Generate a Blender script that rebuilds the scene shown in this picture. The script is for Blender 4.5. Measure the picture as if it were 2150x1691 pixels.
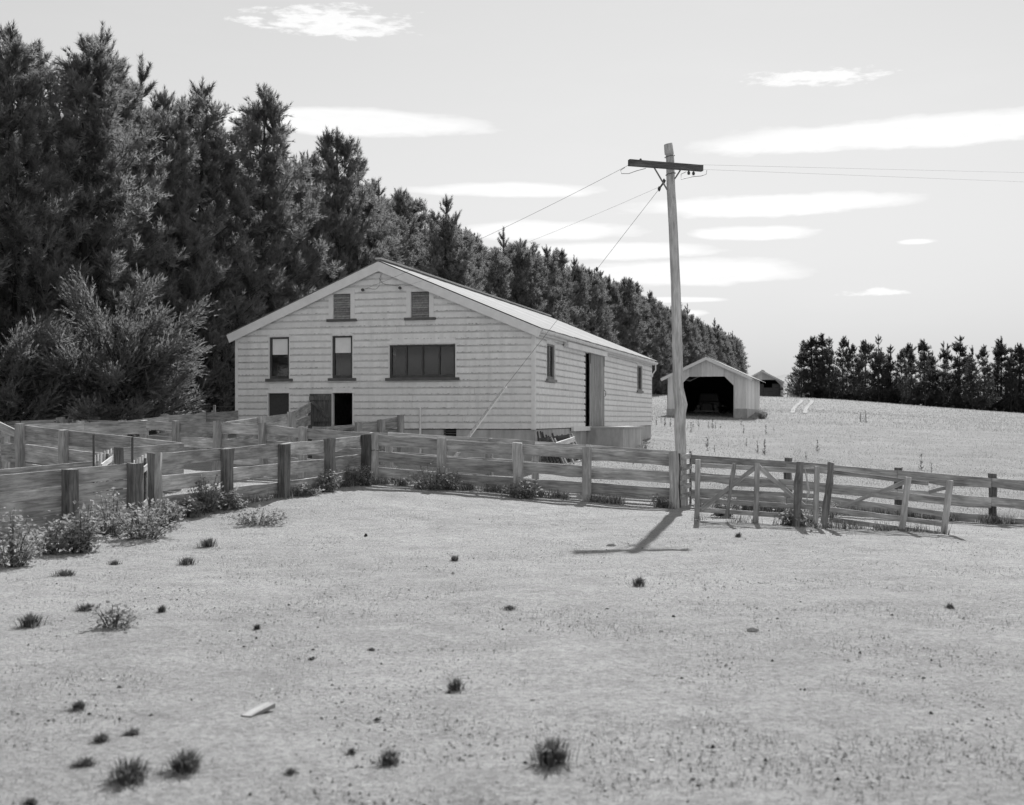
import bpy, bmesh, math, random
import numpy as np
from mathutils import Vector, Matrix, noise

for _o in list(bpy.data.objects):
    bpy.data.objects.remove(_o)
SC = bpy.context.scene
COL = SC.collection
R = math.radians
random.seed(7)

# ------------------------------------------------------------------ camera
FPX, CX, HY, EYE = 2620.0, 1075.0, 880.0, 1.65      # focal length, centre and horizon in photo pixels, eye height
cam_d = bpy.data.cameras.new('camera')
cam = bpy.data.objects.new('camera', cam_d)
COL.objects.link(cam)
cam.location = (0, 0, EYE)
cam.rotation_euler = (R(90), 0, 0)
cam_d.sensor_width = 36.0
cam_d.lens = 36.0 * FPX / 2150.0
cam_d.shift_y = (HY - 845.5) / 2150.0
cam_d.clip_start = 0.1
cam_d.clip_end = 20000
cam_d.dof.use_dof = True
cam_d.dof.focus_distance = 27.0
cam_d.dof.aperture_fstop = 2.6
SC.camera = cam

# ------------------------------------------------------------------ sun, sky, exposure
SUN_AZ, SUN_EL = R(9.8), R(37.2)
sd = Vector((math.sin(SUN_AZ) * math.cos(SUN_EL), math.cos(SUN_AZ) * math.cos(SUN_EL), math.sin(SUN_EL)))
sun_d = bpy.data.lights.new('sun', 'SUN')
sun_d.energy = 4.0
sun_d.angle = R(0.53)
sun_d.color = (1, 1, 1)
sun = bpy.data.objects.new('sun', sun_d)
COL.objects.link(sun)
sun.rotation_euler = sd.to_track_quat('Z', 'Y').to_euler()
sun.location = (0, 0, 60)

SC.view_settings.view_transform = 'Standard'
SC.view_settings.look = 'None'
SC.view_settings.exposure = 0.85
SC.view_settings.gamma = 1.0
SC.view_settings.use_curve_mapping = False
SC.render.engine = 'CYCLES'
SC.cycles.use_denoising = True
SC.cycles.max_bounces = 5
SC.cycles.diffuse_bounces = 3
SC.cycles.transparent_max_bounces = 8
SKY_STRENGTH = 0.0502

world = bpy.data.worlds.new('World')
SC.world = world
world.use_nodes = True
wt = world.node_tree
for n in list(wt.nodes):
    wt.nodes.remove(n)

def wn(t, **kw):
    n = wt.nodes.new(t)
    for k, v in kw.items():
        setattr(n, k, v)
    return n

def wl(a, b):
    wt.links.new(a, b)

def wmath(op, a, b=None, c=None, clamp=False):
    n = wn('ShaderNodeMath', operation=op, use_clamp=clamp)
    for i, v in enumerate((a, b, c)):
        if v is None:
            continue
        if isinstance(v, (int, float)):
            n.inputs[i].default_value = v
        else:
            wl(v, n.inputs[i])
    return n.outputs[0]

sky = wn('ShaderNodeTexSky', sky_type='NISHITA')
sky.sun_disc = False
sky.sun_elevation = SUN_EL
sky.sun_rotation = SUN_AZ
sky.altitude = 200
sky.air_density = 2.0
sky.dust_density = 0.12
sky.ozone_density = 1.0
sep = wn('ShaderNodeSeparateColor')
wl(sky.outputs[0], sep.inputs[0])
# black-and-white film, most sensitive to blue
grey = wmath('ADD', wmath('MULTIPLY', sep.outputs[1], 0.50), wmath('MULTIPLY', sep.outputs[2], 0.50))
tc = wn('ShaderNodeTexCoord')
sx = wn('ShaderNodeSeparateXYZ')
wl(tc.outputs['Generated'], sx.inputs[0])
az = wmath('ARCTAN2', sx.outputs[0], sx.outputs[1])
el = wmath('ARCSINE', sx.outputs[2])
cmb = wn('ShaderNodeCombineXYZ')
wl(wmath('MULTIPLY', az, 1.0), cmb.inputs[0])
wl(wmath('MULTIPLY', el, 4.2), cmb.inputs[1])

def wnoise(scale, detail, off, rough=0.55):
    n = wn('ShaderNodeTexNoise')
    n.inputs['Scale'].default_value = scale
    n.inputs['Detail'].default_value = detail
    n.inputs['Roughness'].default_value = rough
    va = wn('ShaderNodeVectorMath', operation='ADD')
    va.inputs[1].default_value = (off, off * 0.37, 0)
    wl(cmb.outputs[0], va.inputs[0])
    wl(va.outputs[0], n.inputs['Vector'])
    return n.outputs[0]

nu = wnoise(9, 5, 3.1)
nv = wnoise(13, 6, 8.7, 0.6)
nf = wnoise(46, 6, 1.7, 0.62)
uu = wmath('ADD', az, wmath('MULTIPLY', wmath('SUBTRACT', nu, 0.5), 0.11))
vv0 = wmath('SUBTRACT', nv, 0.5)

def px_dir(px, py):
    d = Vector(((px - CX) / FPX, 1.0, (HY - py) / FPX)).normalized()
    return math.atan2(d.x, d.y), math.asin(d.z)

# lens-shaped wave clouds: (px, py, half width, half height, raggedness)
clouds_px = [(690, 52, 225, 46, 1.3), (715, 260, 300, 34, .45), (1722, 164, 185, 30, 1.1), (1900, 284, 450, 38, .6),
             (1070, 402, 212, 20, .5), (1615, 434, 325, 27, .75), (1130, 490, 205, 27, .5), (1595, 492, 150, 18, .55),
             (1300, 530, 215, 20, .6), (1440, 578, 300, 36, .5), (1930, 508, 58, 7, .7), (1825, 616, 72, 10, 1.2),
             (1400, 631, 145, 8, .6), (1440, 660, 60, 12, .7)]
cl = []
for (px, py, hw, hh, rg) in clouds_px:
    a, e = px_dir(px, py)
    cl.append((a, e, hw / FPX, hh / FPX, rg))
mask = None
for (a, e, hw, hh, rg) in cl:
    du = wmath('MULTIPLY', wmath('SUBTRACT', uu, a), 1.0 / hw)
    dv = wmath('ADD', wmath('MULTIPLY', wmath('SUBTRACT', el, e), 1.0 / hh), wmath('MULTIPLY', vv0, 1.9 * rg))
    dv = wmath('MULTIPLY_ADD', wmath('MINIMUM', dv, 0.0), 0.35, dv)            # flatter underside
    d2 = wmath('ADD', wmath('MULTIPLY', du, du), wmath('MULTIPLY', dv, dv))
    if rg > 1.0:
        d2 = wmath('ADD', d2, wmath('MULTIPLY', wmath('SUBTRACT', nf, 0.42), 2.4))
    m = wmath('SUBTRACT', wmath('SUBTRACT', 1.28, d2), wmath('MULTIPLY', nf, 0.26 + 0.42 * rg), clamp=True)
    mask = m if mask is None else wmath('MAXIMUM', mask, m)
cov = wmath('MULTIPLY', mask, wmath('MULTIPLY_ADD', nv, 1.8, 0.95), clamp=True)
cov = wmath('MULTIPLY', cov, wmath('MULTIPLY_ADD', nf, 0.5, 0.70), clamp=True)
# unseen clouds added round the rest of the sky, thicker, for more fill light
pj = wn('ShaderNodeCombineXYZ')
zinv = wmath('DIVIDE', 1.0, wmath('ADD', wmath('MAXIMUM', sx.outputs[2], 0.0), 0.10))
wl(wmath('MULTIPLY', wmath('MULTIPLY', sx.outputs[0], zinv), 0.42), pj.inputs[0])
wl(wmath('MULTIPLY', sx.outputs[1], zinv), pj.inputs[1])
nr = wn('ShaderNodeTexNoise')
nr.inputs['Scale'].default_value = 1.15
nr.inputs['Detail'].default_value = 5
wl(pj.outputs[0], nr.inputs['Vector'])
rest = wmath('MULTIPLY', wmath('SUBTRACT', nr.outputs[0], 0.50), 9.0, clamp=True)
inview = wmath('MULTIPLY', wmath('SUBTRACT', 7.0, wmath('MULTIPLY', wmath('ABSOLUTE', az), 14.0), clamp=True),
               wmath('SUBTRACT', 6.2, wmath('MULTIPLY', el, 14.0), clamp=True))
rest = wmath('MULTIPLY', rest, wmath('SUBTRACT', 1.0, inview))
cov = wmath('MAXIMUM', cov, wmath('MULTIPLY', rest, 0.9))
veil = wmath('MULTIPLY', wmath('SUBTRACT', wnoise(5, 7, 4.4, 0.62), 0.50, clamp=True), 0.35)
CLOUD = 11.2
cgrey = wmath('MAXIMUM', wmath('MULTIPLY', grey, 1.22), CLOUD)
g2 = wmath('ADD', wmath('MULTIPLY', grey, wmath('SUBTRACT', 1.0, cov)), wmath('MULTIPLY', cgrey, cov))
g3 = wmath('ADD', g2, wmath('MULTIPLY', veil, 1.8))
wc = wn('ShaderNodeCombineColor')
for i in range(3):
    wl(g3, wc.inputs[i])
bg = wn('ShaderNodeBackground')
bg.inputs[1].default_value = SKY_STRENGTH
wl(wc.outputs[0], bg.inputs[0])
wo = wn('ShaderNodeOutputWorld')
wl(bg.outputs[0], wo.inputs[0])
world.cycles.sampling_method = 'MANUAL'
world.cycles.sample_map_resolution = 512

# ------------------------------------------------------------------ helpers
WM = {}

def at(px, py, d):
    return Vector(((px - CX) / FPX * d, d, EYE + (HY - py) / FPX * d))

def frame(origin, xdir, up=Vector((0, 0, 1))):
    x = xdir.normalized()
    y = up.cross(x).normalized()
    z = x.cross(y).normalized()
    m = Matrix.Identity(4)
    for i in range(3):
        m[i][0], m[i][1], m[i][2], m[i][3] = x[i], y[i], z[i], origin[i]
    return m

def put(o, m, parent=None):
    WM[o.name] = m.copy()
    if parent is not None:
        o.parent = parent
        o.matrix_basis = WM[parent.name].inverted() @ m
    else:
        o.matrix_basis = m
    return o

def tag(o, label=None, cat=None, group=None, kind=None):
    if label: o['label'] = label
    if cat: o['category'] = cat
    if group: o['group'] = group
    if kind: o['kind'] = kind
    return o

def thing(name, loc, label, cat, group=None):
    o = bpy.data.objects.new(name, None)
    o.empty_display_size = 0.2
    COL.objects.link(o)
    put(o, Matrix.Translation(loc))
    return tag(o, label, cat, group)

def mesh_obj(name, me, m=None, parent=None, mat=None):
    o = bpy.data.objects.new(name, me)
    COL.objects.link(o)
    if mat is not None and not me.materials:
        me.materials.append(mat)
    put(o, m if m is not None else Matrix.Identity(4), parent)
    return o

def pydata(name, v, f, mat=None, smooth=False):
    me = bpy.data.meshes.new(name)
    me.from_pydata([tuple(p) for p in v], [], f)
    if mat is not None:
        me.materials.append(mat)
    if smooth:
        me.polygons.foreach_set('use_smooth', [True] * len(me.polygons))
    me.update()
    return me

def tri_mesh(name, V, mat=None):
    """V: (n,3,3) array of loose triangles."""
    n = len(V)
    me = bpy.data.meshes.new(name)
    me.vertices.add(n * 3)
    me.vertices.foreach_set('co', V.reshape(-1).astype(np.float32))
    me.loops.add(n * 3)
    me.loops.foreach_set('vertex_index', np.arange(n * 3, dtype=np.int32))
    me.polygons.add(n)
    me.polygons.foreach_set('loop_start', np.arange(0, n * 3, 3, dtype=np.int32))
    me.update(calc_edges=True)
    if mat is not None:
        me.materials.append(mat)
    return me

class MB:
    def __init__(self):
        self.v = []; self.f = []
    def box(self, x0, x1, y0, y1, z0, z1, m=None):
        b = len(self.v)
        for x in (x0, x1):
            for y in (y0, y1):
                for z in (z0, z1):
                    p = Vector((x, y, z))
                    self.v.append(m @ p if m is not None else p)
        for q in ((0, 1, 3, 2), (4, 6, 7, 5), (0, 4, 5, 1), (2, 3, 7, 6), (0, 2, 6, 4), (1, 5, 7, 3)):
            self.f.append([b + i for i in q])
        return self
    def prism(self, poly, y0, y1, m=None):
        """poly in local x,z; extruded along y."""
        b = len(self.v); n = len(poly)
        for y in (y0, y1):
            for (x, z) in poly:
                p = Vector((x, y, z))
                self.v.append(m @ p if m is not None else p)
        self.f.append([b + i for i in range(n)])
        self.f.append([b + n + i for i in reversed(range(n))])
        for i in range(n):
            j = (i + 1) % n
            self.f.append([b + i, b + n + i, b + n + j, b + j])
        return self
    def tube(self, pts, rad, seg=6, cap=True):
        b = len(self.v); n = len(pts)
        for i, p in enumerate(pts):
            d = (pts[min(i + 1, n - 1)] - pts[max(i - 1, 0)])
            d = d.normalized() if d.length > 1e-9 else Vector((0, 0, 1))
            a = Vector((0, 0, 1)) if abs(d.z) < 0.9 else Vector((1, 0, 0))
            u = d.cross(a).normalized(); w = d.cross(u)
            r = rad[i] if isinstance(rad, (list, tuple)) else rad
            for k in range(seg):
                t = 2 * math.pi * k / seg
                self.v.append(p + (u * math.cos(t) + w * math.sin(t)) * r)
        for i in range(n - 1):
            for k in range(seg):
                k2 = (k + 1) % seg
                self.f.append([b + i * seg + k, b + i * seg + k2, b + (i + 1) * seg + k2, b + (i + 1) * seg + k])
        if cap:
            self.f.append([b + k for k in range(seg)])
            self.f.append([b + (n - 1) * seg + k for k in reversed(range(seg))])
        return self
    def obj(self, name, mat, parent=None, m=None, smooth=False, local=False):
        """vertices given in world space unless local; m becomes the object's frame."""
        M = m if m is not None else (WM[parent.name] if parent is not None else Matrix.Identity(4))
        v = self.v if local else [M.inverted() @ p for p in self.v]
        me = pydata(name, v, self.f, mat, smooth)
        bm = bmesh.new(); bm.from_mesh(me)
        bmesh.ops.recalc_face_normals(bm, faces=bm.faces)
        bm.to_mesh(me); bm.free()
        return mesh_obj(name, me, M, parent)

# ------------------------------------------------------------------ materials (greys: the photograph is black and white)
class NT:
    def __init__(self, name):
        self.m = bpy.data.materials.new(name); self.m.use_nodes = True
        self.t = self.m.node_tree
        self.b = self.t.nodes['Principled BSDF']
        self.out = self.t.nodes['Material Output']
        self.b.inputs['Specular IOR Level'].default_value = 0.25
    def n(self, t, **kw):
        x = self.t.nodes.new(t)
        for k, v in kw.items(): setattr(x, k, v)
        return x
    def l(self, a, b): self.t.links.new(a, b)
    def math(self, op, a, b=None, c=None, clamp=False):
        n = self.n('ShaderNodeMath', operation=op, use_clamp=clamp)
        for i, v in enumerate((a, b, c)):
            if v is None: continue
            if isinstance(v, (int, float)): n.inputs[i].default_value = v
            else: self.l(v, n.inputs[i])
        return n.outputs[0]
    def coords(self, kind='Object', scale=(1, 1, 1), rnd=0.0):
        tc = self.n('ShaderNodeTexCoord')
        src = tc.outputs[kind]
        if rnd:
            oi = self.n('ShaderNodeObjectInfo')
            cx = self.n('ShaderNodeCombineXYZ')
            for i, k in enumerate((1.0, 0.7, 1.3)):
                self.l(self.math('MULTIPLY', oi.outputs['Random'], rnd * k), cx.inputs[i])
            va = self.n('ShaderNodeVectorMath', operation='ADD')
            self.l(src, va.inputs[0]); self.l(cx.outputs[0], va.inputs[1])
            src = va.outputs[0]
        mp = self.n('ShaderNodeMapping')
        mp.inputs['Scale'].default_value = scale
        self.l(src, mp.inputs['Vector'])
        return mp.outputs[0]
    def noise(self, vec, scale, detail=4, rough=0.55, dist=0.0):
        n = self.n('ShaderNodeTexNoise')
        n.inputs['Scale'].default_value = scale
        n.inputs['Detail'].default_value = detail
        n.inputs['Roughness'].default_value = rough
        n.inputs['Distortion'].default_value = dist
        self.l(vec, n.inputs['Vector'])
        return n.outputs[0]
    def ramp(self, fac, stops):
        r = self.n('ShaderNodeValToRGB')
        e = r.color_ramp.elements
        while len(e) < len(stops): e.new(0.5)
        for el_, (p, v) in zip(e, stops):
            el_.position = p; el_.color = (v, v, v, 1)
        self.l(fac, r.inputs[0])
        return r.outputs[0]
    def bump(self, h, strength=0.3, dist=0.01):
        b = self.n('ShaderNodeBump')
        b.inputs['Strength'].default_value = strength
        b.inputs['Distance'].default_value = dist
        self.l(h, b.inputs['Height'])
        self.l(b.outputs[0], self.b.inputs['Normal'])
    def base(self, c, rough=0.85):
        if isinstance(c, (int, float)): self.b.inputs['Base Color'].default_value = (c, c, c, 1)
        else: self.l(c, self.b.inputs['Base Color'])
        self.b.inputs['Roughness'].default_value = rough

def wood_mat(name, lo, hi, blotch=0.42, rnd=9.0, along='x'):
    w = NT(name)
    sc_ = {'x': (0.7, 9, 9), 'z': (9, 9, 0.7)}[along]
    v = w.coords('Object', sc_, rnd)
    g = w.noise(v, 3.2, 6, 0.62, 0.8)
    v2 = w.coords('Object', (1.1, 3, 3) if along == 'x' else (3, 3, 1.1), rnd)
    g2 = w.noise(v2, 1.7, 4, 0.6)
    c = w.ramp(g, [(0.32, lo * .8), (0.66, hi * 1.06)])
    d = w.ramp(g2, [(0.36, 1 - blotch), (0.62, 1.0)])
    oi = w.n('ShaderNodeObjectInfo')
    f = w.math('MULTIPLY', w.math('MULTIPLY', c, d), w.math('MULTIPLY_ADD', oi.outputs['Random'], 0.45, 0.78))
    w.base(f, 0.9)
    w.bump(g, 0.35, 0.006)
    return w.m

M_rail = wood_mat('weathered_rail_timber', 0.33, 0.60)
M_post = wood_mat('weathered_post_timber', 0.09, 0.24, 0.4, 9.0, 'z')
M_postpale = wood_mat('pale_post_timber', 0.32, 0.52, 0.3, 9.0, 'z')
M_stake = wood_mat('split_stake_timber', 0.16, 0.34, .4, 9.0, 'z')
M_gate = wood_mat('grey_gate_timber', 0.32, 0.52)
M_gatez = wood_mat('grey_gate_upright_timber', 0.32, 0.52, .35, 9.0, 'z')
M_dark = wood_mat('dark_old_timber', 0.06, 0.14)
M_pale = wood_mat('bleached_timber', 0.58, 0.76, 0.15)
M_palez = wood_mat('bleached_upright_timber', 0.6, 0.78, 0.15, 9.0, 'z')
M_pole = wood_mat('power_pole_timber', 0.36, 0.54, 0.25, 9.0, 'z')
M_door = wood_mat('unpainted_door_boards', 0.30, 0.44, 0.25, 9.0, 'z')
M_dkdoor = wood_mat('dark_hatch_boards', 0.08, 0.19, 0.3, 9.0, 'z')

def paint_mat():
    w = NT('flaking_white_paint')
    tc = w.n('ShaderNodeTexCoord')
    sx_ = w.n('ShaderNodeSeparateXYZ'); w.l(tc.outputs['Object'], sx_.inputs[0])
    v = w.coords('Object', (1.0, 1.0, 1.0), 17.0)
    v2 = w.coords('Object', (1.6, 6, 6), 23.0)
    n1 = w.noise(v, 5.0, 6, 0.65)
    n2 = w.noise(v2, 3.0, 5, 0.7)
    nb = w.noise(v, 14.0, 4, 0.7)
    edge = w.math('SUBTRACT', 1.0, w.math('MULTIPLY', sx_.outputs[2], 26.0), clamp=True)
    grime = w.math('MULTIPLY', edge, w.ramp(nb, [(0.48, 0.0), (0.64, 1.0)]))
    top = w.math('MULTIPLY', w.math('SUBTRACT', sx_.outputs[2], 0.138), 30.0, clamp=True)
    groove_grime_shade = w.math('MULTIPLY', top, w.ramp(n1, [(0.40, 0.15), (0.68, 0.85)]))  # cove dirt, plus shade painted in to sharpen the lap lines
    blot = w.ramp(n2, [(0.60, 0.0), (0.78, 0.45)])
    g = w.math('MAXIMUM', w.math('MAXIMUM', grime, groove_grime_shade), blot)
    oi = w.n('ShaderNodeObjectInfo')
    tone = w.math('MULTIPLY_ADD', oi.outputs['Random'], 0.07, 0.80)
    tone = w.math('MULTIPLY', tone, w.ramp(n1, [(0.3, 0.9), (0.7, 1.04)]))
    geo = w.n('ShaderNodeNewGeometry')
    mp1 = w.n('ShaderNodeMapping'); mp1.inputs['Scale'].default_value = (3.2, 3.2, .30); w.l(geo.outputs['Position'], mp1.inputs['Vector'])
    rain = w.ramp(w.noise(mp1.outputs[0], 1.6, 6, 0.68), [(0.46, 0.0), (0.80, 0.34)])
    where = w.ramp(w.noise(geo.outputs['Position'], 0.75, 4, 0.6), [(0.36, 0.45), (0.66, 1.0)])
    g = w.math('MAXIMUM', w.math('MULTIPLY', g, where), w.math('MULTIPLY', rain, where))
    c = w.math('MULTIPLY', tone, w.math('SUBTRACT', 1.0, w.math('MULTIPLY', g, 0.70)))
    w.base(c, 0.75)
    w.bump(nb, 0.12, 0.004)
    return w.m
M_paint = paint_mat()

def simple(name, lo, hi, scale=6, rough=0.85, bump=0.2, stretch=(1, 1, 1), dist=0.01):
    w = NT(name)
    v = w.coords('Object', stretch, 11.0)
    n = w.noise(v, scale, 6, 0.65)
    w.base(w.ramp(n, [(0.32, lo), (0.68, hi)]), rough)
    if bump: w.bump(n, bump, dist)
    return w.m
M_trim = simple('white_trim_paint', 0.72, 0.82, 4, 0.7, 0.05)
M_sill = simple('dark_sill_paint', 0.09, 0.14, 5, 0.7, 0.05)
M_sash = simple('dark_sash_paint', 0.05, 0.085, 5, 0.6, 0.05)
M_sashg = simple('grey_sash_paint', 0.16, 0.26, 5, 0.6, 0.05)
M_blind = simple('white_blind', 0.78, 0.86, 3, 0.8, 0.02)
M_black = simple('interior_shade_black', 0.02, 0.035, 3, 0.9, 0.05)  # near-black colour stands in for the shade inside the sheds
M_sack = simple('dark_sacking', 0.055, 0.075, 30, 0.95, 0.1)
M_conc = simple('stained_concrete', 0.32, 0.56, 3.0, 0.95, 0.25, (1, 1, 0.35))
M_metal = simple('dark_iron', 0.05, 0.1, 9, 0.6, 0.1)
M_wire = simple('dull_wire', 0.12, 0.16, 9, 0.5, 0)
M_ceram = simple('brown_glazed_insulator', 0.05, 0.07, 9, 0.25, 0)
M_bark = simple('pine_bark', 0.035, 0.085, 7, 0.95, 0.5, (1, 1, .3))
M_stone = simple('pale_stone', 0.22, 0.38, 9, 0.95, 0.4)
M_dung = simple('dark_dropping', 0.03, 0.06, 30, 0.95, 0.4)
M_clod = simple('dry_earth_clod', 0.16, 0.34, 0.9, 0.95, 0)
M_straw = simple('bleached_straw_fleck', 0.45, 0.65, 0.9, 0.9, 0)
M_rubber = simple('black_rubber', 0.02, 0.03, 9, 0.8, 0.1)
M_carpaint = simple('dull_dark_car_paint', 0.04, 0.06, 3, 0.35, 0)

def iron_mat(name, lo, hi, rough):
    w = NT(name)
    v = w.coords('Object', (1, 1, 0.18), 13.0)
    n = w.noise(v, 4, 6, 0.7)
    oi = w.n('ShaderNodeObjectInfo')
    c = w.math('MULTIPLY', w.ramp(n, [(0.3, lo), (0.7, hi)]), w.math('MULTIPLY_ADD', oi.outputs['Random'], 0.3, 0.84))
    w.base(c, rough)
    w.b.inputs['Specular IOR Level'].default_value = 0.08
    return w.m
M_roof = iron_mat('pale_corrugated_roof_iron', 0.32, 0.47, 0.8)
M_clad = iron_mat('weathered_wall_iron', 0.58, 0.78, 0.7)

def glass_mat():
    w = NT('dusty_window_glass')
    w.t.nodes.remove(w.b)
    tr = w.n('ShaderNodeBsdfTransparent'); tr.inputs[0].default_value = (.82, .82, .82, 1)
    gl = w.n('ShaderNodeBsdfGlossy'); gl.inputs['Roughness'].default_value = 0.04
    df = w.n('ShaderNodeBsdfDiffuse')
    v = w.coords('Object', (1, 1, 1), 5.0)
    n = w.noise(v, 1.8, 3, 0.6, 0.8)
    df.inputs[0].default_value = (.5, .5, .5, 1)
    fr = w.n('ShaderNodeFresnel'); fr.inputs[0].default_value = 1.5
    m1 = w.n('ShaderNodeMixShader'); m2 = w.n('ShaderNodeMixShader')
    w.l(w.ramp(n, [(0.35, 0.0), (0.75, 0.03)]), m1.inputs[0])
    w.l(tr.outputs[0], m1.inputs[1]); w.l(df.outputs[0], m1.inputs[2])
    w.l(fr.outputs[0], m2.inputs[0])
    w.l(m1.outputs[0], m2.inputs[1]); w.l(gl.outputs[0], m2.inputs[2])
    w.l(m2.outputs[0], w.out.inputs[0])
    return w.m
M_glass = glass_mat()

def leaf_mat(name, lo, hi, trans, scale=2.5, rough=0.6):
    w = NT(name)
    v = w.coords('Object', (1, 1, 1), 31.0)
    n = w.noise(v, scale, 3, 0.6)
    c = w.ramp(n, [(0.3, lo), (0.7, hi)])
    w.base(c, rough)
    tr = w.n('ShaderNodeBsdfTranslucent')
    w.l(c, tr.inputs[0])
    mx = w.n('ShaderNodeMixShader'); mx.inputs[0].default_value = trans
    w.l(w.b.outputs[0], mx.inputs[1]); w.l(tr.outputs[0], mx.inputs[2])
    w.l(mx.outputs[0], w.out.inputs[0])
    return w.m
M_pine = leaf_mat('pine_needles', 0.15, 0.30, 0.55)
M_pine2 = leaf_mat('far_pine_needles', 0.06, 0.12, 0.35)
M_cyp = leaf_mat('cypress_foliage', 0.15, 0.28, 0.5)
M_weed = leaf_mat('mallow_leaves', 0.20, 0.38, 0.45, 8)
M_tuft = leaf_mat('dark_green_grass', 0.06, 0.14, 0.3, 10)
M_strawg = leaf_mat('dry_grass_blades', 0.27, 0.33, 0.4, 0.5)
M_stub = leaf_mat('cropped_stubble', 0.20, 0.42, 0.35, 1.5)
M_thist = leaf_mat('thistle_leaves', 0.07, 0.15, 0.3, 5)

# ------------------------------------------------------------------ ground
def P(px, d, z):
    return ((px - CX) / FPX * d, d, z)
ctrl = [(0, 0, 0), (-6, -8, 0), (6, -8, 0), (-9, 5, 0), (9, 5, 0), (0, 10, 0), (-4, 12, 0.0), (6, 12, -.03), (0, 18, .02),
        P(787, 25.3, .36), P(1100, 24.7, .17), P(1417, 24, -.07), P(586, 22.6, .24), P(325, 19.7, .06), P(140, 18, .0), P(0, 16.9, -.03),
        P(1985, 19, -.10), P(1738, 20, -.07), P(1465, 20.7, -.04), P(2150, 22, -.22), P(2083, 22.3, -.2), P(1652, 24, -.1),
        P(1121, 32, .52), P(497, 34.2, .6), P(1366, 50.1, .87), P(1349, 41, .68), P(900, 28.5, .42),
        P(48, 25.5, .45), P(307, 28, .5), P(0, 32, .7), P(-300, 24, .4), P(-400, 40, 1.0), P(300, 40, .95), P(300, 60, 1.5),
        P(900, 80, 2.2), P(1150, 120, 3.3), P(1400, 85, 1.83), P(1567, 85, 1.70), P(1480, 60, 1.0), P(1480, 40, .5), P(1480, 110, 2.7),
        P(1620, 160, 4.2), P(1585, 220, 5.2), P(1750, 40, .2), P(1750, 60, .9), P(1750, 90, 2.0), P(1750, 130, 3.65), P(1750, 200, 3.8),
        P(2150, 40, .0), P(2150, 60, .5), P(2150, 90, 1.2), P(2150, 120, 1.8), P(2150, 200, 1.4), P(1950, 130, 2.85), P(1950, 200, 2.7),
        P(2600, 60, .1), P(2600, 120, .9), P(2600, 200, .5), P(200, 100, 2.6), P(-400, 120, 3.2), P(600, 220, 5.5), P(1100, 260, 5.6)]
C = np.array(ctrl, float)
CS = C[:, :2] / 10.0
CW = None

def _U(r2):
    return 0.5 * r2 * np.log(r2 + 1e-9)
_n = len(C)
_K = _U(((CS[:, None] - CS[None]) ** 2).sum(-1)) + np.eye(_n) * 0.02
_P = np.hstack([np.ones((_n, 1)), CS])
_A = np.zeros((_n + 3, _n + 3)); _A[:_n, :_n] = _K; _A[:_n, _n:] = _P; _A[_n:, :_n] = _P.T
CW = np.linalg.solve(_A, np.concatenate([C[:, 2], np.zeros(3)]))

def gz_arr(x, y):
    x = np.asarray(x, float); y = np.asarray(y, float)
    r = np.hypot(x, y)
    k = np.minimum(1.0, 230.0 / np.maximum(r, 1e-6))
    xs, ys = x * k / 10, np.where(y < -8, -8, y) * k / 10
    xs = np.clip(xs, -12, 14)
    z = CW[_n] + CW[_n + 1] * xs + CW[_n + 2] * ys
    for i in range(_n):
        z = z + CW[i] * _U((xs - CS[i, 0]) ** 2 + (ys - CS[i, 1]) ** 2)
    back = np.clip((-y + 2) / 12.0, 0, 1)
    z = z * (1 - back)
    far = np.clip((r - 215) / 350.0, 0, 1)
    far = far * far * (3 - 2 * far)
    return z * (1 - far) - 6.0 * far

def gz(x, y):
    return float(gz_arr(np.array([x]), np.array([y]))[0])

def ground_hit(px, py):
    D = np.geomspace(3, 240, 900)
    x = (px - CX) / FPX * D
    z = EYE + (HY - py) / FPX * D
    g = gz_arr(x, D)
    i = np.argmax(z < g)
    return Vector((x[i], D[i], g[i]))

# line along which the yards end and the paddock begins
FIELD_LINE = [(-60, 27.5), (-2.9, 27.2), (3.5, 25.2), (9.2, 22.3), (20, 17.5), (60, 0)]
def field_arr(x, y):
    fx = np.array([p[0] for p in FIELD_LINE]); fy = np.array([p[1] for p in FIELD_LINE])
    yl = np.interp(x, fx, fy)
    a = np.clip((y - yl + 0.4) / 1.2, 0, 1)
    # pens west of the shed stay bare
    pen = np.clip((-1.5 - x + (y - 27) * 0.28) / 1.5, 0, 1) * np.clip((44 - y) / 6, 0, 1)
    return a * (1 - pen)

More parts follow.
